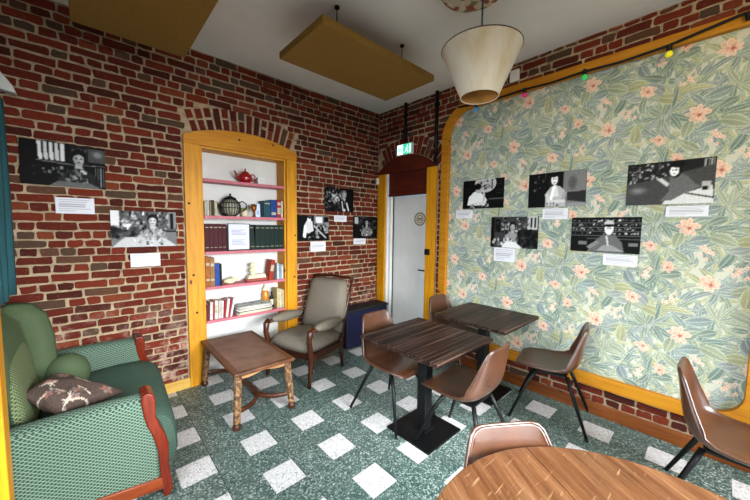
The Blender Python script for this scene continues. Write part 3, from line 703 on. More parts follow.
def wallpaper_panel():
    y0, y1, z0, z1 = PI_[0]-.04, PI_[1]+.04, PI_[2]-.04, PI_[3]+.04; px = .004
    nw, nh = int((y1-y0)/px), int((z1-z0)/px); T = wallpaper_tile(); th, tw = T.shape[:2]
    J, I = np.mgrid[0:nh, 0:nw]; col = (I//tw) % 2
    img = T[(J+col*(th//2)) % th, I % tw]
    r = np.random.default_rng(1); img = np.clip(img+r.normal(0, .012, (nh, nw, 1)), 0, 1)
    yy = y1-(I[:-1, :-1]+.5)*px; zz = z1-(J[:-1, :-1]+.5)*px      # u runs towards -y
    my0, my1, mz0, mz1 = PI_[0]-.03, PI_[1]+.03, PI_[2]-.03, PI_[3]+.03; mask = (yy > my0) & (yy < my1) & (zz > mz0) & (zz < mz1)
    for cy, cz, rad in ((my1, mz1, RI[0]+.02), (my0, mz1, RI[1]+.02), (my0, mz0, RI[2]+.02), (my1, mz0, RI[3]+.02)):
        a, b = np.abs(yy-cy), np.abs(zz-cz); mask &= ~((a < rad) & (b < rad) & ((rad-a)**2+(rad-b)**2 > rad*rad))
    t = thing('wallpaper_panel', 'large panel of floral leaf wallpaper in a rounded yellow wooden frame', 'wall panel', (0, (PI_[0]+PI_[1])/2, PO[2]))
    oy, oz = t.location.y, t.location.z
    def P(u, v): Y = y1-u*(nw-1)*px-oy; Z = z1-(1-v)*(nh-1)*px-oz; return np.stack([np.full_like(Y, -.004), Y, Z], -1)
    colour_grid('wallpaper', img, P, M['wallpaper'], t, mask=mask)
    def outline(R, rad, n=10):
        y0, y1, z0, z1 = R; pts = []
        for (cy, cz, r, a0) in ((y1-rad[0], z1-rad[0], rad[0], 0), (y0+rad[1], z1-rad[1], rad[1], 90), (y0+rad[2], z0+rad[2], rad[2], 180), (y1-rad[3], z0+rad[3], rad[3], 270)):
            pts += [(cy+r*math.cos(math.radians(a0+90*i/n)), cz+r*math.sin(math.radians(a0+90*i/n))) for i in range(n+1)]
        return pts
    a, b = outline(PO, RO), outline(PI_, RI); n = len(a); vs = []
    for d in (-.0, -.048):
        vs += [(d, y-oy, z-oz) for y, z in a]+[(d, y-oy, z-oz) for y, z in b]
    fs = []
    for i in range(n):
        j = (i+1) % n; fs += [(i, j, n+j, n+i), (2*n+i, 3*n+i, 3*n+j, 2*n+j), (i, 2*n+i, 2*n+j, j), (n+i, n+j, 3*n+j, 3*n+i)]
    MB().add(vs, fs).build('panel_frame', M['pine_y'], t, bevel=.004)
    return t
wallpaper_panel()
# ================================================================== FURNITURE
def rot_pts(th): c, s = math.cos(th), math.sin(th); return lambda x, y: (x*c-y*s, x*s+y*c)

# ---- shell chair (local: faces +Y, origin on the floor)
def make_shell_chair(label, loc, deg, group, sit='leather'):
    t = thing('shell_chair', label, 'chair', (loc[0], loc[1], 0), math.radians(deg), group)
    # centre line of the shell from front lip to the top of the back: (y, z, half width, side lift, forward tilt of the sides)
    prof = [(.262, .430, .135, .000), (.255, .447, .185, .004), (.20, .457, .212, .012), (.10, .452, .226, .022), (.0, .445, .232, .032), (-.08, .445, .234, .045),
            (-.145, .462, .232, .062), (-.185, .505, .226, .075), (-.205, .565, .214, .070), (-.215, .63, .198, .055), (-.224, .70, .180, .040), (-.231, .755, .163, .028), (-.236, .792, .150, .018), (-.239, .810, .132, .010), (-.240, .816, .110, .006)]
    N = len(prof); m = 13; rows = []
    for i, (y, z, w, k) in enumerate(prof):
        a = prof[max(i-1, 0)]; b = prof[min(i+1, N-1)]; ty, tz = b[0]-a[0], b[1]-a[1]; L = math.hypot(ty, tz); ny, nz = tz/L, -ty/L   # normal up / forward
        if i == 0: ny, nz = 0, 1
        rows.append([(w*math.sin(PI/2*(-1+2*j/(m-1))*.98), y+ny*k*abs(-1+2*j/(m-1))**2.2, z+nz*k*abs(-1+2*j/(m-1))**2.2) for j in range(m)])
    MB().grid(rows).build('seat_shell', M[sit], t, smooth=True, solid=.022, subsurf=2)
    # piping around the shell edge
    edge = [r[0] for r in rows]+rows[-1][1:-1]+[r[-1] for r in reversed(rows)]+list(reversed(rows[0][1:-1]))
    MB().tube(edge+[edge[0]], .0065, 6, cap=False).build('edge_piping', M[sit], t, smooth=True)
    mb = MB(); mb.box(-.12, .12, -.12, .12, .392, .406); mb.build('under_frame', M['black'], t, bevel=.004)
    for sx in (-1, 1):
        for sy in (-1, 1):
            l = MB().tube([(sx*.12, sy*.11-.01, .408), (sx*.155, sy*.16, .30), (sx*.235, sy*.272, .012)], [.016, .0145, .011], 10)
            lo = l.build('leg', M['black'], t, smooth=True)
            MB().lathe([(.010, 0), (.012, .002), (.012, .014), (.008, .018)], (sx*.236, sy*.273, 0), 10).build('rubber_foot', M['dark'], lo)
    return t
GC = 'brown leather shell chairs'
chair = make_shell_chair('brown shell chair behind the front dark table, its back towards the armchair', (-1.283, -1.585), 180, GC)
dup(chair, (-1.215, -2.25, 0), math.radians(2), 'tan-backed shell chair pulled up to the near side of the front dark table', GC)
dup(chair, (-.28, -1.53, 0), math.radians(180), 'brown shell chair half hidden behind the far dark table next to the doorway', GC)
dup(chair, (-.302, -2.51, 0), math.radians(12.5), 'brown shell chair seen from the side against the wallpaper, near the far dark table', GC)
dup(chair, (-.635, -3.53, 0), math.radians(179), 'brown shell chair at the right edge of the photo, seen in profile', GC)
dup(chair, (-2.115, -3.065, 0), math.radians(145), 'shell chair tucked under the round oak table, only its glossy back showing', GC)

# ---- dark striped cafe tables
def cafe_table(label, cx, cy, group):
    t = thing('cafe_table', label, 'table', (cx, cy, 0), 0, group)
    MB().box(-.355, .355, -.365, .365, .722, .75).build('tabletop', M['zebra'], t, bevel=.003)
    MB().box(-.16, .16, -.16, .16, .708, .722).build('mounting_plate', M['black'], t)
    MB().box(-.042, .042, -.042, .042, .018, .71).build('column', M['black'], t, bevel=.006)
    b = MB().box(-.205, .205, -.205, .205, 0, .016); b.box(-.06, .06, -.06, .06, .016, .024); b.build('base_plate', M['black'], t, bevel=.005)
    return t
t1 = cafe_table('square table with dark striped top in the middle of the room', -1.275, -1.925, 'dark striped cafe tables')
dup(t1, (-.362, -1.92, 0), 0, 'square table with dark striped top standing against the wallpaper', 'dark striped cafe tables')

# ---- round oak table
def round_table():
    cx, cy, R = -2.282, -3.404, .5655
    t = thing('round_table', 'large round worn golden oak table in the foreground', 'table', (cx, cy, 0), 0)
    dx, dy = -.54, -.842; nx, ny = .842, -.54      # direction of the boards; normal
    off = (-1.953-cx)*nx+(-2.938-cy)*ny
    cuts = [-R, off-.42, off-.003+.0, R]; mb = MB()
    def slice_(a, b):
        pts = []; n = 40
        a = max(a, -R*.9999); b = min(b, R*.9999)
        A0, A1 = math.acos(b/R), math.acos(a/R)
        for i in range(n+1): g = A0+(A1-A0)*i/n; pts.append((R*math.cos(g), R*math.sin(g)))
        for i in range(n+1): g = -A1+(A1-A0)*i/n; pts.append((R*math.cos(g), R*math.sin(g)))
        q = [(s*nx+w*dx, s*ny+w*dy) for s, w in pts]
        mb.prism(q, .722, .75, lambda u, v, d: (u, v, d))
    slice_(-R, off-.402); slice_(off-.400, off-.001); slice_(off+.001, R)
    o = mb.build('tabletop', M['oak'], t, bevel=.003); 
    MB().lathe([(.50, .66), (.51, .66), (.51, .722), (.50, .722)], seg=48, close=False).build('apron', M['arm_wood'], t)
    MB().lathe([(.06, .10), (.085, .16), (.055, .24), (.07, .40), (.095, .50), (.06, .58), (.10, .66)], seg=24).build('pedestal', M['arm_wood'], t, smooth=True)
    for k in range(3):
        a = 2*PI*k/3+.9; MB().tube([(0, 0, .16), (.14*math.cos(a), .14*math.sin(a), .16), (.30*math.cos(a), .30*math.sin(a), .06), (.38*math.cos(a), .38*math.sin(a), .03)], [.04, .038, .03, .028], 10).build('foot', M['arm_wood'], t, smooth=True)
round_table()

# ---- coffee table with splayed speckled legs
def coffee_table():
    cx, cy = -2.142, -.527; t = thing('coffee_table', 'low brown wooden coffee table with splayed worn legs between sofa and armchair', 'table', (cx, cy, 0), 0)
    HX, HY, Z = .248, .472, .452
    MB().box(-HX, HX, -HY, HY, Z-.026, Z).build('tabletop', M['coffee'], t, bevel=.004)
    MB().box(-HX+.045, HX-.045, -HY+.045, HY-.045, Z-.002, Z+.0012).build('parquet_field', M['coffee_in'], t)
    def apron(p0, p1, nm='apron'):
        n = 12; poly = []
        L = math.hypot(p1[0]-p0[0], p1[1]-p0[1])
        poly = [(0, Z-.026), (L, Z-.026)]+[(L*(1-i/n), Z-.072+.022*math.sin(PI*i/n)+.006*math.cos(4*PI*i/n)) for i in range(n+1)]
        ux, uy = (p1[0]-p0[0])/L, (p1[1]-p0[1])/L
        MB().prism(poly, -.009, .009, lambda u, v, d: (p0[0]+ux*u-uy*d, p0[1]+uy*u+ux*d, v)).build(nm, M['apron'], t)
    ax, ay = HX-.045, HY-.05
    apron((-ax, -ay), (ax, -ay)); apron((-ax, ay), (ax, ay)); apron((-ax, -ay), (-ax, ay)); apron((ax, -ay), (ax, ay))
    for sx in (-1, 1):
        for sy in (-1, 1):
            top = (sx*(HX-.045), sy*(HY-.05)); bot = (sx*(HX-.015), sy*(HY-.022)); s8 = 8; mb = MB()
            f = lambda k: (top[0]+(bot[0]-top[0])*k, top[1]+(bot[1]-top[1])*k, (Z-.03)*(1-k)+.0*k)
            mb.tube([f(0), f(.5), f(.86), f(.87)], [.031, .030, .029, .024], 8); lg = mb.build('leg', M['coffee_leg'], t, bevel=.002)
            MB().tube([f(.865), f(.89), f(.9), f(.93), f(.97), f(1)], [.024, .023, .030, .032, .029, .020], 12).build('turned_foot', M['coffee_dark'], lg, smooth=True)
    # stretcher: long rail with curved arms reaching the four legs
    mb = MB(); zz = .135
    for sy in (-1, 1):
        for sx in (-1, 1):
            a = Vector((sx*.222, sy*.435, zz)); c = Vector((0, sy*.20, zz)); pts = []
            for i in range(9):
                k = i/8; pts.append(a*(1-k)**2+Vector((0, sy*.40, zz))*2*k*(1-k)+c*k*k)
            mb.tube(pts, [.016]*9, 8, 1.35)
    mb.box(-.022, .022, -.24, .24, zz-.02, zz+.02); mb.build('stretcher', M['coffee_dark'], t, bevel=.003)
coffee_table()

# ---- armchair with wooden arms (local: faces +Y)
def armchair():
    t = thing('armchair', 'grey-green upholstered armchair with dark wooden arms beside the shelf alcove', 'armchair', (-1.400, -.415, 0), math.radians(108.5))
    def cushion(name, sx, sy, sz, mtx, mat, puff=1.0, taper=0):
        n = 15; rows_t, rows_b = [], []
        def sup(a): return math.copysign(abs(a)**.92, a)
        mb = MB()
        top = []; bot = []
        for i in range(n):
            r1, r2 = [], []
            for j in range(n):
                u, v = -1+2*i/(n-1), -1+2*j/(n-1); e = max(0, (1-abs(u)**5)*(1-abs(v)**5))**.5
                h = sz/2*e*(1+.18*puff*(1-u*u)*(1-v*v))
                q = 1-.05*(abs(u*v)**3); q *= 1; sx_ = sx*(1-taper*(v+1)/2)
                r1.append(mtx @ Vector((u*sx_/2*q, v*sy/2*q, h))); r2.append(mtx @ Vector((u*sx_/2*q, v*sy/2*q, -h)))
            top.append(r1); bot.append(r2)
        mb.grid(top); mb.grid(bot); me = mb
        bmo = me.build(name, mat, t, smooth=True, uv=True); 
        bm = bmesh.new(); bm.from_mesh(bmo.data); bmesh.ops.remove_doubles(bm, verts=bm.verts, dist=.0004); bmesh.ops.recalc_face_normals(bm, faces=bm.faces); bm.to_mesh(bmo.data); bm.free(); return bmo
    W2 = .295
    Ms = Matrix.Translation((0, .02, .360)) @ Matrix.Rotation(math.radians(4), 4, 'X')
    sc_ = cushion('seat_cushion', .56, .64, .17, Ms, M['plush'])
    rec = math.radians(-19)
    Mb_ = Matrix.Translation((0, -.290, .675)) @ Matrix.Rotation(math.radians(90)+math.radians(15), 4, 'X')
    bc = cushion('back_cushion', .62, .62, .15, Mb_, M['plush'], .6, .16)
    MB().sphere((0, -.255, .665), .012, 10, 6, (1, .5, 1)).build('button', M['plush'], bc, smooth=True)
    # back frame: two stiles and a crest rail with little ears
    for s in (-1, 1):
        MB().tube([(s*.285, -.20, .30), (s*.285, -.255, .52), (s*.280, -.365, .79), (s*.275, -.425, .965)], [.022, .022, .020, .017], 8, .7).build('back_stile', M['walnut'], t, smooth=True)
        MB().tube([(s*.285, -.20, .36), (s*.285, -.205, .18), (s*.285, -.225, .0)], [.024, .022, .017], 8).build('rear_leg', M['walnut'], t, smooth=True)
        # front leg rising into the scrolled arm support
        MB().tube([(s*.287, .335, .0), (s*.287, .325, .13), (s*.287, .300, .26), (s*.290, .325, .38), (s*.294, .345, .47), (s*.297, .335, .55), (s*.297, .30, .585)], [.018, .022, .031, .027, .026, .034, .028], 10).build('front_leg', M['arm_wood'], t, smooth=True)
        ar = MB().tube([(s*.297, .33, .565), (s*.300, .18, .562), (s*.297, .0, .548), (s*.300, -.26, .535)], [.024, .020, .018, .016], 8).build('armrest', M['arm_wood'], t, smooth=True)
        n = 10; pts = []
        for i in range(n+1):
            k = i/n; e = math.sin(PI*k)**.5 if 0 < k < 1 else .05
            y = .28-.50*k; x = s*(.300-.012*k); z = .575-.022*k
            pts.append([(x+.062*e*math.cos(a), y, z+.056*e*math.sin(a)) for a in [2*PI*j/12 for j in range(12)]])
        MB().grid(pts, wrap=True).build('arm_pad', M['plush'], ar, smooth=True, uv=True)
        MB().box(min(s*.27, s*.30), max(s*.27, s*.30), -.22, .29, .25, .315).build('side_rail', M['walnut'], t, bevel=.004)
    MB().tube([(-.29, -.427, .965), (-.24, -.432, .98), (0, -.437, .99), (.24, -.432, .98), (.29, -.427, .965)], [.020, .016, .015, .016, .020], 8).build('crest_rail', M['walnut'], t, smooth=True)
    MB().box(-.29, .29, .27, .295, .25, .315).build('front_rail', M['walnut'], t, bevel=.004)
    MB().box(-.27, .27, -.24, .27, .26, .30).build('webbing_base', M['walnut'], t)
armchair()

# ---- dark chest in the corner
t = thing('storage_chest', 'dark navy chest with a black lid in the corner behind the armchair', 'chest', (-.405, -.148, 0))
MB().box(-.36, .36, -.115, .115, .0, .465).build('chest_body', M['navy'], t, bevel=.006)
MB().box(-.375, .375, -.125, .122, .465, .505).build('chest_lid', M['blacktop'], t, bevel=.008)

# ---- green sofa, facing +X
def sofa():
    ox, oy = -3.25, -.70
    t = thing('sofa', 'small green lattice-patterned sofa with reddish wooden arm fronts', 'sofa', (ox, oy, 0))
    L = lambda x, y, z: (x-ox, y-oy, z)
    def extr(name, prof, y0, y1, mat, par=t, bev=.02, bs=3, uv=True):
        return MB().prism(prof, y0, y1, lambda u, v, d: L(u, d, v)).build(name, mat, par, bevel=bev, bseg=bs, uv=uv, smooth=False)
    # arms: upright padded slabs with a rolled top
    for nm, y0, y1, lb in (('arm', -1.305, -1.17, None), ('arm', -.185, -.05, None)):
        n = 9; ym = (y0+y1)/2; hw = (y1-y0)/2; rows = []
        ks = [0, .03, .08]+[.08+.84*i/16 for i in range(1, 16)]+[.92, .97, 1]
        for k in ks:
            x = -3.60+(.665 if y0 < -1 else .745)*k; e = 1 if .02 < k < .99 else .75
            zt = .615+.012*math.sin(PI*k); sec = [(ym-hw*e, .12), (ym-hw*e*1.0, .30)]
            fold = 0
            sec += [(ym-hw*e, .48)]+[(ym-hw*e*math.cos(PI*i/n), zt-.05+.055*math.sin(PI*i/n)*e) for i in range(n+1)]+[(ym+hw*e, .48), (ym+hw*e, .30), (ym+hw*e, .12)]
            rows.append([L(x+(.07*(.62-z)/.5 if k == 1 else 0)*0+k*(.03 if z < .45 else 0), y, z) for y, z in sec])
        mb = MB().grid(rows); m_ = len(rows[0]); mb.f.append(tuple(range(m_))); mb.m.append(0); nlast = (len(rows)-1)*m_; mb.f.append(tuple(nlast+i for i in range(m_))); mb.m.append(0)
        mb.build(nm, M['sofa'], t, uv=True, smooth=False)
        # carved front post
        P_ = [(-2.980, .636), (-2.950, .647), (-2.925, .632), (-2.918, .602), (-2.920, .50), (-2.900, .435), (-2.878, .385), (-2.862, .318), (-2.866, .19), (-2.852, .075), (-2.850, .03), (-2.870, .0), (-2.895, .0), (-2.905, .09), (-2.914, .286), (-2.934, .381), (-2.962, .46), (-2.973, .513), (-2.984, .60)]
        dxf = 0 if y0 < -1 else .075
        a, b = (y0-.012, y1-.01) if y0 < -1 else (y0-.01, y1+.0)
        MB().prism(P_, a, b, lambda u, v, d: L(u+dxf, d, v)).build('arm_post', M['mahog'], t, bevel=.008, bseg=3)
    MB().prism([(-3.62, .15), (-2.885, .055), (-2.885, .125), (-3.62, .215)], -1.316, -1.29, lambda u, v, d: L(u, d, v)).build('side_rail', M['mahog_y'], t, bevel=.004)
    for x in (-3.57,):
        for y in (-1.25, -.11): MB().tube([L(x, y, .18), L(x-.02, y, 0)], [.025, .018], 8).build('rear_leg', M['mahog'], t)
    MB().box(-3.58-ox, -2.90-ox, -1.17-oy, -.185-oy, .10, .27).build('seat_base', M['sofa_seat'], t, uv=True)
    # seat cushion with a rolled front falling almost to the floor
    sec = [(-3.42, .27), (-3.42, .43), (-3.20, .452), (-3.0, .462), (-2.88, .455), (-2.81, .438), (-2.772, .400), (-2.752, .34), (-2.742, .25), (-2.740, .16), (-2.76, .10), (-2.82, .09), (-2.95, .12)]
    ys = [-1.168, -1.16, -1.13, -1.08, -.95, -.8, -.67, -.54, -.4, -.28, -.215, -.192, -.187]; rows = []
    for y in ys:
        k = (y+1.17)/(.985); e = 1-max(0, abs(k*2-1)-.88)*1.0; dx = -.045*(1-k)
        rows.append([L(-3.1+(x+3.1)*(.5+.5*e)+(dx if x > -3.1 else 0), y, .27+(z-.27)*e+(.008*math.sin(k*9) if z > .44 else 0)) for x, z in sec])
    mb = MB().grid(rows, wrap=True); m_ = len(sec); mb.f += [tuple(range(m_)), tuple((len(ys)-1)*m_+i for i in range(m_))]; mb.m += [0, 0]
    mb.build('seat_cushion', M['sofa_seat'], t, uv=True, smooth=True)
    # lattice front strip under the seat
    # back: rounded upholstered block, inner panel with nail line, and side lumps
    sec = [(-3.68, .12), (-3.70, .60), (-3.68, .94), (-3.63, 1.03), (-3.55, 1.055), (-3.46, 1.04), (-3.39, .96), (-3.36, .80), (-3.35, .60), (-3.33, .42), (-3.36, .25), (-3.45, .12)]
    ys = [-1.20, -1.19, -1.15, -1.08, -.95, -.8, -.65, -.5, -.44, -.39, -.34, -.28, -.2, -.15, -.13]; rows = []
    for i, y in enumerate(ys):
        k = abs((y+.665)/.535); e = 1-.16*max(0, (k-.75)/.25)**2
        w = min(1, max(0, (y+.46)/.14)); w = w*w*(3-2*w); rows.append([L(-3.69+(x+3.69)*e-(.11*(1-w) if x > -3.5 else 0), y, z*(1-.13*max(0, (k-.7)/.3)**2) if z > .5 else z) for x, z in sec])
    mb = MB().grid(rows, wrap=True); m_ = len(sec); mb.f += [tuple(range(m_)), tuple((len(ys)-1)*m_+i for i in range(m_))]; mb.m += [0, 0]
    bk = mb.build('backrest', M['sofa_plain'], t, uv=True, smooth=True)
    n = 17; rows = []
    for i in range(n):
        r = []
        for j in range(n):
            u, v = -1+2*i/(n-1), -1+2*j/(n-1); y = -.775+u*.355; z = .68+v*.27
            if v > 0: z -= .10*abs(u)**3*v
            xs = -3.335-.045*max(0, (z-.42)/.3)-.10*max(0, (z-.75)/.2)**2*.4
            e = max(0, (1-abs(u)**6)*(1-abs(v)**6))**.5
            r.append(L(xs-.125+.06*e, y, z))
        rows.append(r)
    MB().grid(rows).build('inner_back_cushion', M['sofa_fine'], t, uv=True, smooth=True)
    mb = MB()
    loop = [rows[0][j] for j in range(n)]+[rows[i][n-1] for i in range(1, n)]+[rows[n-1][j] for j in range(n-2, -1, -1)]
    for i in range(len(loop)-1):
        a, b = Vector(loop[i]), Vector(loop[i+1])
        for k in (0, .5): p = a+(b-a)*k; mb.sphere(p+Vector((.020, 0, 0)), .008, 6, 4)
    mb.build('nail_trim', M['sofa'], t)
    for y in (-.335,):      # soft lump where back meets arm
        MB().sphere(L(-3.31, y, .515), .15, 20, 14, (.85, 1.0, .95)).build('side_bolster', M['sofa_plain'], t, uv=True, smooth=True)
sofa()

# ---- brown flowered cushion lying on the sofa
PILLOW = [(-3.31, -1.135, .575), (-3.03, -.97, .545), (-3.36, -.64, .64), (-3.455, -.94, .665)]
def throw_pillow():
    n = 72; R = Ras(n, n, hexf('#54463f')); R.a += np.random.default_rng(3).normal(0, .02, (n, n, 1))
    r = random.Random(4)
    for _ in range(9):
        x, y = r.uniform(.1, .9), r.uniform(.1, .9); 
        for k in range(5): R.ell(x+.05*math.cos(k*1.26), y+.05*math.sin(k*1.26), .045, .03, hexf(r.choice(['#b08478', '#8f7f7c', '#a0685c'])), .8, .4, k*1.26)
    for _ in range(13):
        x, y, a = r.uniform(.08, .92), r.uniform(.08, .92), r.uniform(0, 6)
        for k in range(7):
            x2, y2 = x+.035*math.cos(a), y+.035*math.sin(a); R.line(x, y, x2, y2, .016, hexf('#d8ccb8'), .9)
            b = a+r.choice((-1, 1))*1.1; R.line(x2, y2, x2+.035*math.cos(b), y2+.035*math.sin(b), .013, hexf('#cfc2ae'), .85); x, y = x2, y2; a += r.uniform(-.5, .5)
    cs = [np.array(c) for c in PILLOW]; c0 = sum(cs)/4
    t = thing('throw_pillow', 'brown cushion printed with pale branches and flowers, lying on the green sofa', 'cushion', tuple(c0-np.array([0, 0, .08])))
    nrm = np.cross(cs[2]-cs[0], cs[3]-cs[1]); nrm /= np.linalg.norm(nrm); nrm *= np.sign(nrm[2])
    for sgn, nm in ((1, 'printed_face'), (-1, 'back_face')):
        def P(u, v):
            U, V = u*2-1, v*2-1; e = np.sqrt(np.clip((1-np.abs(U)**2.6)*(1-np.abs(V)**2.6), 0, 1)); q = 1-.09*(1-np.abs(U*V))*np.maximum(np.abs(U), np.abs(V))**4
            a, b = ((U*q+1)/2)[..., None], ((V*q+1)/2)[..., None]
            p = cs[0]*(1-a)*(1-b)+cs[1]*a*(1-b)+cs[2]*a*b+cs[3]*(1-a)*b
            return p+(sgn*(.062*e+.007*np.sin(U*6)*np.cos(V*5)*e))[..., None]*nrm-c0+np.array([0, 0, .08])
        colour_grid(nm, R.a, P, M['cushion_print'], t, smooth=True)
throw_pillow()

# ---- curtain and white bracket by the left edge
n = 44; rows = []
for z in [1.07, 1.2, 1.5, 1.8, 2.1, 2.3, 2.42]:
    k = (z-1.0)/1.42; r = []
    for i in range(n): 
        u = i/(n-1); y = -.03-.42*u; r.append((-3.61+.055*math.sin(u*30)*(.7+.3*k)+.02*math.sin(u*9+z), y, z))
    rows.append(r)
t = thing('curtain', 'teal cloth curtain hanging at the left edge in front of the brick wall', 'curtain', (-3.585, -.25, 1.0))
mb = MB().grid([[(x+3.585, y+.25, z-1.0) for x, y, z in r] for r in rows]); mb.build('cloth', M['curtain'], t, smooth=True, solid=.006)
MB().tube([(-.0, .22, 1.44), (0, -1.35, 1.44)], .012, 10).build('curtain_rod', M['black'], t, smooth=True)
mb = MB().prism([(-.04, 0), (.075, -.02), (.06, .03), (-.0, .12), (-.04, .16)], -.04, .04, lambda u, v, d: (u, d, v))
o = mb.build('wall_bracket', M['white'], bevel=.006); o.location = (-3.555, -.07, 2.475); tag(o, 'small white wedge-shaped bracket above the teal curtain', 'bracket')

# ---- acoustic panels hung from the ceiling
def acoustic(label, x0, x1, y0, y1, z):
    cx, cy = (x0+x1)/2, (y0+y1)/2; t = thing('acoustic_panel', label, 'acoustic panel', (cx, cy, z), 0, 'ochre acoustic panels under the ceiling')
    hx, hy = (x1-x0)/2, (y1-y0)/2
    MB().box(-hx, hx, -hy, hy, 0, .055).build('felt_slab', M['ochre'], t, bevel=.006)
    ax = .33*max(hx, hy)*2
    for a in (-1, 1):
        for b in (-1, 1):
            px, py = (a*(hx-.24), b*(hy-.18)) if hx > hy else (a*(hx-.12), b*(hy-.19))
            MB().tube([(px, py, .05), (px, py, H-z)], .004, 6).build('suspension_rod', M['black'], t)
            MB().lathe([(.02, 0), (.02, .012), (.008, .02)], (px, py, H-z-.021), 10).build('ceiling_cap', M['black'], t)
acoustic('ochre acoustic panel hanging level below the ceiling between lamp and brick wall', -1.985, -.80, -1.575, -.950, 2.9)
acoustic('ochre acoustic panel cut off by the top of the photo, above the left brick wall', -3.19, -2.535, -1.67, -.435, 2.9)

# ---- ceiling rose and pendant lamp
t = thing('ceiling_rose', 'painted round plaster rose on the ceiling above the pendant lamp', 'ceiling rose', (-1.17, -2.17, 3.2))
t_ = NT('painted_rose'); v = t_.coord(); vo = t_.n('TexVoronoi'); vo.inputs['Scale'].default_value = 24; t_.l(v, vo.inputs['Vector']); sp = t_.n('SeparateColor'); t_.l(vo.outputs['Color'], sp.inputs[0])
M['rose'] = t_.out(t_.ramp(sp.outputs[0], [(0, '#8a8a62'), (.2, '#9a5448'), (.35, '#cfc4a8'), (.75, '#77764e'), (.83, '#d8ceb6')], 'CONSTANT'), .7)
MB().lathe([(.215, 0), (.215, -.010), (.21, -.020), (.20, -.018), (.19, -.026), (.10, -.028), (.09, -.036), (.02, -.040)], seg=40).build('rose_disc', M['rose'], t, smooth=False)
MB().lathe([(.218, 0), (.222, -.006), (.216, -.014), (.211, -.010)], seg=40, close=True).build('rim', M['lintel'], t)
t = thing('pendant_lamp', 'cream cone-shaped pendant lampshade, wide at the top, hanging from a cord', 'lamp', (-1.10, -2.20, 2.50))
def lampshade(par, R0=.128, R1=.268, h=.318):
    MB().lathe([(R0, 0), (R1, h)], seg=64, close=True).build('lamp_shade', M['shade'], par, smooth=True)
    MB().lathe([(R0-.004, .002), (R1-.004, h-.002)], seg=64, close=True).build('shade_lining', M['shade_in'], par, smooth=True)
    for r, z, m in ((R0, 0, 'shade'), (R1, h, 'coffee_dark')): MB().tube([(r*math.cos(2*PI*k/48), r*math.sin(2*PI*k/48), z) for k in range(49)], .0035, 6, cap=False).build('rim_wire', M[m], par)
    MB().tube([(0, 0, .20), (0, 0, .70-.03)], .006, 8).build('cord', M['curtain'], par)
    MB().tube([(0, 0, .13), (0, 0, .22)], .018, 12).build('lamp_holder', M['white'], par)
    for k in range(3):
        a = 2*PI*k/3; MB().tube([(0, 0, .21), (R0*1.6*math.cos(a), R0*1.6*math.sin(a), .215)], .003, 6).build('spider_arm', M['black'], par)
lampshade(t)

# ---- string of party bulbs along the top of the panel frame
t = thing('string_light', 'black cord with coloured party bulbs along the top of the wallpaper frame', 'string lights', (-.068, -1.5, 2.9))
cord = [(0, .15, .02), (0, -.05, .005), (0, -.3, -.012), (0, -.57, -.005), (0, -.8, -.018), (0, -1.05, -.008), (0, -1.3, -.02), (0, -1.57, -.005), (0, -1.72, .020), (0, -1.9, .048), (0, -2.1, .045), (0, -2.6, .02), (0, -3.0, .0)]
MB().tube(cord, .010, 8).build('cord', M['black'], t, smooth=True)
def bulbmat(n, c): 
    b = NT(n); b.b.inputs['Emission Color'].default_value = C4(c); b.b.inputs['Emission Strength'].default_value = .15; return b.out(c, .3)
for y, c, nm, z in ((-.075, '#2b86c4', 'blue bulb', -.058), (-.575, '#e0287e', 'magenta bulb', -.058), (-1.06, '#2fce6a', 'green bulb', -.054), (-1.575, '#eadc1e', 'yellow bulb', -.066)):
    s = MB().tube([(0, y, z+.062), (0, y, z+.018)], [.015, .017], 12).build('bulb_socket', M['dark'], t)
    b = MB().sphere((0, y, z), .023, 16, 10).build('bulb', bulbmat('glass_'+nm.split()[0], c), t, smooth=True); b['label'] = nm
MB().tube([(0, -1.93, .045), (0, -1.94, .005)], [.015, .017], 12).build('bulb_socket', M['dark'], t)

# ---- exit sign, switch boxes
R = Ras(56, 28, hexf('#2cc49c')); R.rect(0, 0, .42, 1, hexf('#e9fff6')).poly([(.06, .5), (.20, .78), (.20, .62), (.36, .62), (.36, .38), (.20, .38), (.20, .22)], hexf('#8fe8d0'))
R.ell(.74, .80, .035, .08, (1, 1, 1)).line(.72, .68, .66, .42, .07, (1, 1, 1)).line(.70, .64, .84, .55, .035, (1, 1, 1)).line(.70, .64, .58, .56, .035, (1, 1, 1)).line(.66, .44, .78, .30, .05, (1, 1, 1)).line(.78, .3, .76, .12, .045, (1, 1, 1)).line(.66, .44, .60, .24, .05, (1, 1, 1)).line(.6, .24, .5, .2, .04, (1, 1, 1)).rect(.88, .08, .97, .92, (.9, 1, .97))
t = thing('exit_sign', 'lit green and white emergency exit sign with arrow and running figure above the doorway', 'exit sign', (0, -.542, 2.603))
MB().box(-.055, -.008, -.128, .128, -.07, .07).build('sign_housing', M['white'], t, bevel=.004)
colour_grid('sign_face', R.a, lambda u, v: np.stack([np.full_like(u, -.0565), .122-.244*u, -.064+.128*v], -1), M['sign_lit'], t)
o = MB().box(-.03, 0, -.045, .045, -.055, .055).build('junction_box', M['white'], bevel=.006); o.location = (-.01, -1.955, 3.07); tag(o, 'small white junction box on the brick above the wallpaper panel', 'junction box')
o = MB().box(-.028, .028, -.03, 0, -.045, .045).build('wall_switch', M['white'], bevel=.005); o.location = (-.035, -.010, 2.24); tag(o, 'small white box in the corner beside the top of the door jamb', 'switch')

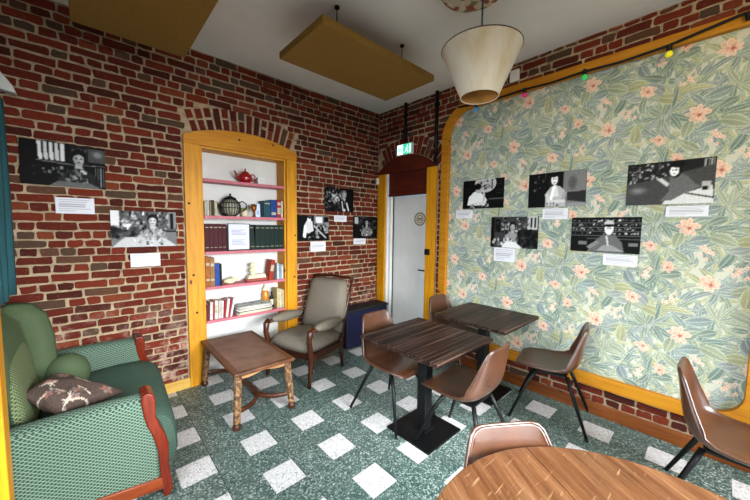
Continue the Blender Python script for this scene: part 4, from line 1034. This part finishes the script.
# ---- notice with a round emblem on the passage wall
R = Ras(48, 48, hexf('#cfd3cc')); R.ell(.5, .5, .40, .40, hexf('#5a3c2c')).ell(.5, .5, .34, .34, hexf('#cfc8b4')).ell(.5, .5, .24, .24, hexf('#6a4a34')).ell(.5, .5, .20, .20, hexf('#d4cdbb'))
for yy in (.56, .44): R.rect(.34, yy-.03, .66, yy+.03, hexf('#4a3226'))
for k in range(16): a = 2*PI*k/16; R.ell(.5+.29*math.cos(a), .5+.29*math.sin(a), .018, .018, hexf('#5a3c2c'))
NY, NZ = -.595, 1.585
o = colour_grid('notice', R.a, lambda u, v: np.stack([np.full_like(u, .0955), NY-.235*u, NZ+.215*v], -1), M['paper'], back=[(x, y, z) for z in (NZ, NZ+.215) for y in (NY-.235, NY) for x in (.0965, .0995)])
tag(o, 'pale notice with a round brown emblem on the white door in the doorway', 'notice')

# ================================================================== THE SHELF ALCOVE
SZ = [2.029, 1.671, 1.315, .963, .622]
SN = ['topmost pink shelf in the alcove, under the red teapot', 'pink shelf under the wire teapot and the blue books', 'pink shelf under the maroon and dark green binders', 'pink shelf under the tall orange books', 'lowest pink shelf, under the magazine pile']
for z, lb in zip(SZ, SN):
    mb = MB().box(-2.320, -1.480, -.010, .188, z-.024, z); mb.box(-2.320, -1.480, -.016, -.010, z-.028, z+.001)
    tag(mb.build('wall_shelf', M['pink'], bevel=.002), lb, 'shelf', 'pink shelves in the alcove')
M['page'] = plain('page_edges', '#d8ceb6', .9, var=.05)
def cmat(c, r=.55):
    k = 'cover_'+c[1:]
    if k not in M: M[k] = plain(k, [v*.80 for v in hexf(c)], r, var=.10, scale=30, spec=.15)
    return M[k]
def book(x, z, th, h, d, col, label, group, lean=0, y0=.015, name='book', cat='book', bands=None):
    """upright book, spine towards the room, left edge at x standing on z"""
    m = Matrix.Translation((x, y0, z)) @ Matrix.Rotation(math.radians(lean), 4, 'Y'); mb = MB(); c = .0018
    mb.box(0, c, .001, d, 0, h, m, 0); mb.box(th-c, th, .001, d, 0, h, m, 0); mb.box(0, th, -.001, c, 0, h, m, 0)
    mb.box(c, th-c, c, d-.004, .003, h-.003, m, 1)
    if bands:
        for a, b in bands: mb.box(th*.12, th*.88, -.0022, -.0008, h*a, h*b, m, 2)
    o = mb.build(name, [cmat(col), M['page'], cmat(bands and BC[0] or '#d8d0c0')]); return tag(o, label, cat, group)
BC = ['#d0c4a8']
g = 'pale thin books on the second shelf'
for i, (c, th, h, lb) in enumerate([('#c8c2ae', .020, .145, 'cream thin book nearest the left frame on the wire teapot shelf'), ('#d9d5c4', .018, .150, 'off-white thin book, second from the left on the wire teapot shelf'), ('#9a8868', .016, .142, 'tan thin book in the middle of the five left of the wire teapot'),
        ('#3c3a38', .020, .155, 'dark thin book, second of the five counting from the wire teapot'), ('#cdbf98', .024, .150, 'buff book standing right beside the wire teapot')]):
    book(-2.308+.0225*i, SZ[1], th, h, .11, c, lb, g)
book(-1.712, SZ[1], .074, .185, .15, '#24505c', 'dark teal book on the wire teapot shelf, left of the blue one', 'thick books on the second shelf', bands=[(.8, .86)])
book(-1.634, SZ[1], .068, .200, .15, '#1c4a96', 'thick blue book between the teal and the red book', 'thick books on the second shelf', bands=[(.15, .3)])
book(-1.562, SZ[1], .050, .205, .15, '#b42a28', 'red book to the right of the thick blue book', 'thick books on the second shelf', bands=[(.2, .55), (.7, .85)])
book(-1.509, SZ[1], .018, .190, .14, '#e4ddd2', 'white thin book against the right frame beside the red book', 'thick books on the second shelf')
pl_ = ['nearest the left frame', 'second from the left frame', 'in the middle of the five maroon ones', 'second from the white letter', 'touching the white letter']
for i in range(5): book(-2.312+.0405*i, SZ[2], .038, .275+.002*(i % 2), .15, '#4c0e1a', 'maroon bound volume '+pl_[i], 'maroon bound volumes', bands=[(.86, .885), (.14, .155)])
pg = ['leaning, touching the white letter', 'next to the leaning one', 'third from the letter', 'in the middle of the dark green ones', 'third from the right frame', 'second from the right frame', 'against the right frame']
x = -1.868
for i in range(7):
    ln = -4 if i == 0 else 0
    book(x if i else x+.002, SZ[2], .052, .272, .15, '#152c25', 'dark green bound volume '+pg[i], 'dark green bound volumes', lean=ln, bands=[(.87, .89), (.12, .135)]); x += .0545
R = Ras(40, 52, (.80, .80, .85))
for i in range(13): R.rect(.14, .86-.055*i, .14+.72*(.6+.4*random.random()), .872-.055*i, (.48, .50, .62))
t = thing('letter_board', 'printed white letter on a black board between maroon and green volumes', 'letter', (-1.990, -.004, SZ[2]))
MB().box(-.118, .112, .0, .006, 0, .283).build('backing_board', M['black'], t)
colour_grid('letter_sheet', R.a, lambda u, v: np.stack([-.106+.208*u, np.full_like(u, -.002), .014+.262*v], -1), M['paper'], t)
g = 'tall books at the left of the fourth shelf'
for x, th, h, c, lb in ((-2.314, .040, .300, '#b0672c', 'tall orange-brown book against the left frame on the fourth shelf'), (-2.272, .040, .290, '#a87a44', 'tall tan book between the orange one and the blue one'), (-2.230, .044, .225, '#2a4fa0', 'blue book beside the tall tan book'), (-2.184, .020, .222, '#10131e', 'thin black book beside the blue book on the fourth shelf')):
    book(x, SZ[3], th, h, .14, c, lb, g, bands=[(.7, .8), (.2, .26)] if h > .25 else None)
book(-1.668, SZ[3], .045, .235, .13, '#b03a20', 'red-orange book leaning to the right on the fourth shelf', 'books at the right of the fourth shelf', lean=9, bands=[(.45, .75)])
for i, (c, lb) in enumerate((('#dfe6ea', 'white thin book right of the leaning red one'), ('#8fa9bc', 'pale blue thin book near the right frame, fourth shelf'), ('#e6e2d4', 'ivory thin book against the right frame, fourth shelf'))):
    book(-1.568+.027*i, SZ[3], .023, .185-.01*i, .12, c, lb, 'books at the right of the fourth shelf')
g = 'pale paperbacks on the lowest shelf'; x = -2.312
for i, (c, th, h, ln, lb) in enumerate([('#6e2430', .022, .165, 0, 'wine-red paperback against the left frame, lowest shelf'), ('#e3dfda', .026, .182, 2, 'white paperback beside the wine-red one'), ('#b43a3e', .014, .19, 2, 'thin red paperback between two white ones, lowest shelf'), ('#e8e2d8', .030, .19, 2, 'broad ivory paperback left of the middle, lowest shelf'),
        ('#d8cfc8', .024, .185, 3, 'greyish paperback in the middle of the lowest row'), ('#e9e6e0', .020, .18, 3, 'white paperback just left of the crimson one'), ('#b4222c', .018, .185, 5, 'crimson paperback on the lowest shelf'), ('#ece8e2', .024, .195, 7, 'white paperback tilted beside the crimson one'), ('#c03038', .014, .19, 9, 'thin scarlet paperback tilted, second last of the row'), ('#efece6', .020, .195, 11, 'white tilted paperback ending the row near the magazines')]):
    book(x, SZ[4], th, h, .12, c, lb, g, lean=ln, bands=[(.35, .75)] if i in (3, 4) else None); x += th+.003
g = 'magazines piled on the lowest shelf'
mags = [('#8a8f80', 'topmost magazine of the pile, grey cover with dark title'), ('#d9d6cf', 'second magazine from the top of the pile'), ('#b9b0a0', 'third magazine from the top of the pile'), ('#e2ddd0', 'fourth magazine from the top of the pile'), ('#7a7466', 'fifth magazine from the top of the pile'), ('#dcd2ba', 'second lowest magazine of the pile'), ('#cfc4a2', 'lowest magazine of the pile')]
z = SZ[4]
for i, (c, lb) in enumerate(reversed(mags)):
    R = Ras(40, 24, hexf('#c9ccd0')); R.clutter(.05, .1, .95, .9, 26, 200+i, .1, .9, .1); R.line(.2, .6, .8, .7, .08, (.1, .1, .15))
    h = .0135; mt = Matrix.Translation((-1.83+.012*math.sin(i*2.1), .080+.004*math.cos(i), z)) @ Matrix.Rotation(.06*math.sin(i*2.3)+.01, 4, 'Z'); q = mt.to_3x3()
    mr = np.array(q); off = np.array(mt.translation)
    vs = [mt @ Vector(p) for p in [(a, b, c_) for c_ in (.0005, h-.0012) for b in (-.088, .088) for a in (-.185+.01*(i % 3), .185)]]
    o = colour_grid('magazine', (R.a*.6+.4*np.array(hexf(c))), lambda u, v: np.stack([-.185+.37*u, -.09+.18*v, np.full_like(u, h-.001)], -1) @ mr.T+off, M['paper'], back=[tuple(v_) for v_ in vs])
    # page block light
    ca = o.data.color_attributes['Col']; nn = len(ca.data)
    for k in range(nn-8, nn): ca.data[k].color = C4(c)
    tag(o, lb, 'magazine', g); z += h
M['red_glaze'] = plain('red_glaze', '#8a0a12', .12, var=.05, spec=.7); M['amber'] = plain('amber_drink', '#b8741c', .2); M['cream'] = plain('cream_ceramic', '#ddd2b0', .5)
M['brass'] = plain('copper_goblet', '#9a5a2a', .3, .7); M['shellm'] = plain('pale_shell', '#dcd8a8', .6)
# red teapot
t = thing('teapot', 'glossy red teapot with lid on the topmost shelf', 'teapot', (-1.885, .085, SZ[0]))
MB().lathe([(.036, 0), (.05, .012), (.066, .045), (.068, .07), (.058, .098), (.036, .112)], seg=28).build('pot_body', M['red_glaze'], t, smooth=True)
MB().lathe([(.040, .110), (.036, .120), (.016, .132), (.007, .136), (.006, .142), (.012, .150), (.009, .158), (.002, .160)], seg=20).build('lid', M['red_glaze'], t, smooth=True)
MB().tube([(-.055, 0, .05), (-.085, 0, .068), (-.098, 0, .10), (-.115, 0, .125)], [.018, .013, .010, .008], 10).build('spout', M['red_glaze'], t, smooth=True)
MB().tube([(.055, 0, .095), (.085, 0, .105), (.108, 0, .085), (.105, 0, .055), (.082, 0, .035), (.058, 0, .035)], .008, 8).build('handle', M['red_glaze'], t, smooth=True)
t = thing('box', 'small white box beside the red teapot', 'box', (-1.722, .075, SZ[0]))
MB().box(-.042, .042, -.03, .03, 0, .078).build('box_body', M['white'], t, bevel=.003); MB().sphere((0, -.031, .04), .004, 8, 5, (1, .4, 1)).build('button', M['dark'], t)
# wire teapot: pale liner in a dark cage
t = thing('wire_teapot', 'dark wire cage teapot with a pale glass body on the second shelf', 'teapot', (-2.045, .085, SZ[1]))
prof = [(.05, .004), (.085, .035), (.102, .085), (.098, .125), (.07, .165), (.045, .180)]
MB().lathe([(r*.93, z) for r, z in prof], seg=28).build('pot_body', plain('pale_glass', '#8c8a78', .25), t, smooth=True)
mb = MB()
for k in range(22): a = 2*PI*k/22; mb.tube([(r*math.cos(a), r*math.sin(a), z) for r, z in prof], .0034, 6)
for r, z in ((.05, .004), (.102, .088), (.047, .18), (.088, .14)): mb.tube([(r*math.cos(2*PI*k/32), r*math.sin(2*PI*k/32), z) for k in range(33)], .0045, 6, cap=False)
mb.build('wire_cage', M['black'], t)
MB().lathe([(.06, .178), (.062, .188), (.045, .20), (.02, .212), (.006, .218), (.012, .232), (.002, .242)], seg=20).build('lid', M['black'], t, smooth=True)
MB().tube([(.085, 0, .15), (.125, 0, .165), (.165, 0, .14), (.165, 0, .09), (.13, 0, .06), (.10, 0, .06)], .006, 8).build('handle', M['black'], t, smooth=True)
MB().tube([(-.095, 0, .09), (-.12, 0, .11), (-.135, 0, .14)], [.014, .011, .009], 8).build('spout', M['black'], t, smooth=True)
t = thing('tea_cup', 'cream cup with greenish decoration behind the wire teapot handle', 'cup', (-1.882, .145, SZ[1]))
MB().lathe([(.022, 0), (.034, .02), (.04, .075), (.036, .075), (.03, .02), (.004, .012)], seg=20).build('cup_body', M['cream'], t, smooth=True)
MB().sphere((0, 0, .08), .035, 12, 8, (1, 1, .7)).build('green_filling', plain('dried_green_leaves', '#8a9a48', .9), t, smooth=True)
t = thing('goblet', 'small copper goblet between the wire teapot and the blue books', 'goblet', (-1.808, .06, SZ[1]))
MB().lathe([(.026, 0), (.026, .004), (.008, .012), (.006, .045), (.010, .055), (.028, .085), (.033, .14), (.029, .14), (.024, .088), (.002, .062)], seg=24).build('goblet_bowl', M['brass'], t, smooth=True)
R = Ras(16, 30, (.82, .88, .94)); R.rect(.2, .2, .8, .5, (.65, .74, .84))
o = colour_grid('postcard', R.a, lambda u, v: np.stack([-1.772+.054*u, .10+.012*v, SZ[1]+.002+.15*v], -1), M['paper'], back=[(x, y, z) for z in (SZ[1], SZ[1]+.152) for y in (.1135, .1165) for x in (-1.772, -1.718)]); tag(o, 'pale blue card standing between the goblet and the teal book', 'card')
# shelf four: shell boat, box with a bust
t = thing('seashell', 'pale yellow seashell lying on the fourth shelf beside the black book', 'shell', (-2.055, .075, SZ[3]))
rows = []
for i in range(9):
    k = i/8; rr = .045*math.sin(PI*min(.98, .06+k*.92))**.7; rows.append([(-.075+.15*k, rr*.9*math.cos(a), .028+.030*math.sin(a)*(rr/.045)+.035*max(0, k-.5)) for a in [2*PI*j/14 for j in range(14)]])
MB().grid(rows, wrap=True).build('shell_body', M['shellm'], t, smooth=True)
MB().prism([(.0, .05), (.04, .085), (.055, .05)], -.008, .008, lambda u, v, d: (u, d, v)).build('shell_tip', M['cream'], t, bevel=.003)
t = thing('model_boat', 'cream model boat with a dark red hull on the fourth shelf', 'model boat', (-1.79, .085, SZ[3]))
MB().prism([(-.13, .028), (-.10, 0), (.12, 0), (.135, .03)], -.035, .035, lambda u, v, d: (u, d, v)).build('hull', plain('dark_red_hull', '#8a3a28', .5), t, bevel=.004)
MB().prism([(-.095, .028), (-.075, .066), (.10, .074), (.115, .030)], -.028, .028, lambda u, v, d: (u, d, v)).build('deck_house', M['cream'], t, bevel=.004)
for k in range(5): MB().sphere((-.06+.035*k, -.029, .05), .005, 8, 5).build('porthole', M['dark'], t)
t = thing('figurine', 'small cream bust standing on the model boat', 'figurine', (-1.822, .085, SZ[3]+.0745))
MB().lathe([(.030, 0), (.030, .008), (.016, .014), (.014, .026), (.036, .036), (.038, .05), (.016, .066), (.013, .072)], seg=20).build('bust', M['shellm'], t, smooth=True)
MB().sphere((0, 0, .098), .026, 16, 10, (.85, .95, 1.15)).build('head', M['shellm'], t, smooth=True); MB().sphere((0, .004, .112), .027, 12, 8, (1.05, 1, .8)).build('hair', M['cream'], t, smooth=True)
# lowest shelf, right end
t = thing('bottle', 'amber glass jar with pale lid behind the magazines', 'bottle', (-1.655, .145, SZ[4]))
MB().lathe([(.036, 0), (.040, .01), (.040, .17), (.030, .195), (.026, .205)], seg=24).build('jar_body', M['amber'], t, smooth=True); MB().lathe([(.026, .203), (.030, .205), (.030, .235), (.012, .24), (.010, .27), (.001, .272)], seg=20).build('lid', M['cream'], t, smooth=True)
t = thing('bottle', 'small black bottle between the amber jar and the cream books', 'bottle', (-1.600, .10, SZ[4]))
MB().lathe([(.018, 0), (.020, .01), (.020, .12), (.009, .15), (.009, .185), (.011, .19), (.001, .192)], seg=20).build('bottle_body', M['black'], t, smooth=True); MB().lathe([(.0205, .04), (.0205, .10)], seg=20, close=True).build('paper_label', M['cream'], t)
for i, (c, lb) in enumerate((('#d8c68e', 'straw-yellow book beside the small black bottle'), ('#e0d6b4', 'cream book in the middle of the three at the right frame, lowest shelf'), ('#cabd96', 'beige book against the right frame, lowest shelf'))):
    book(-1.572+.030*i, SZ[4], .027, .235-.012*i, .13, c, lb, 'cream books at the right end of the lowest shelf')
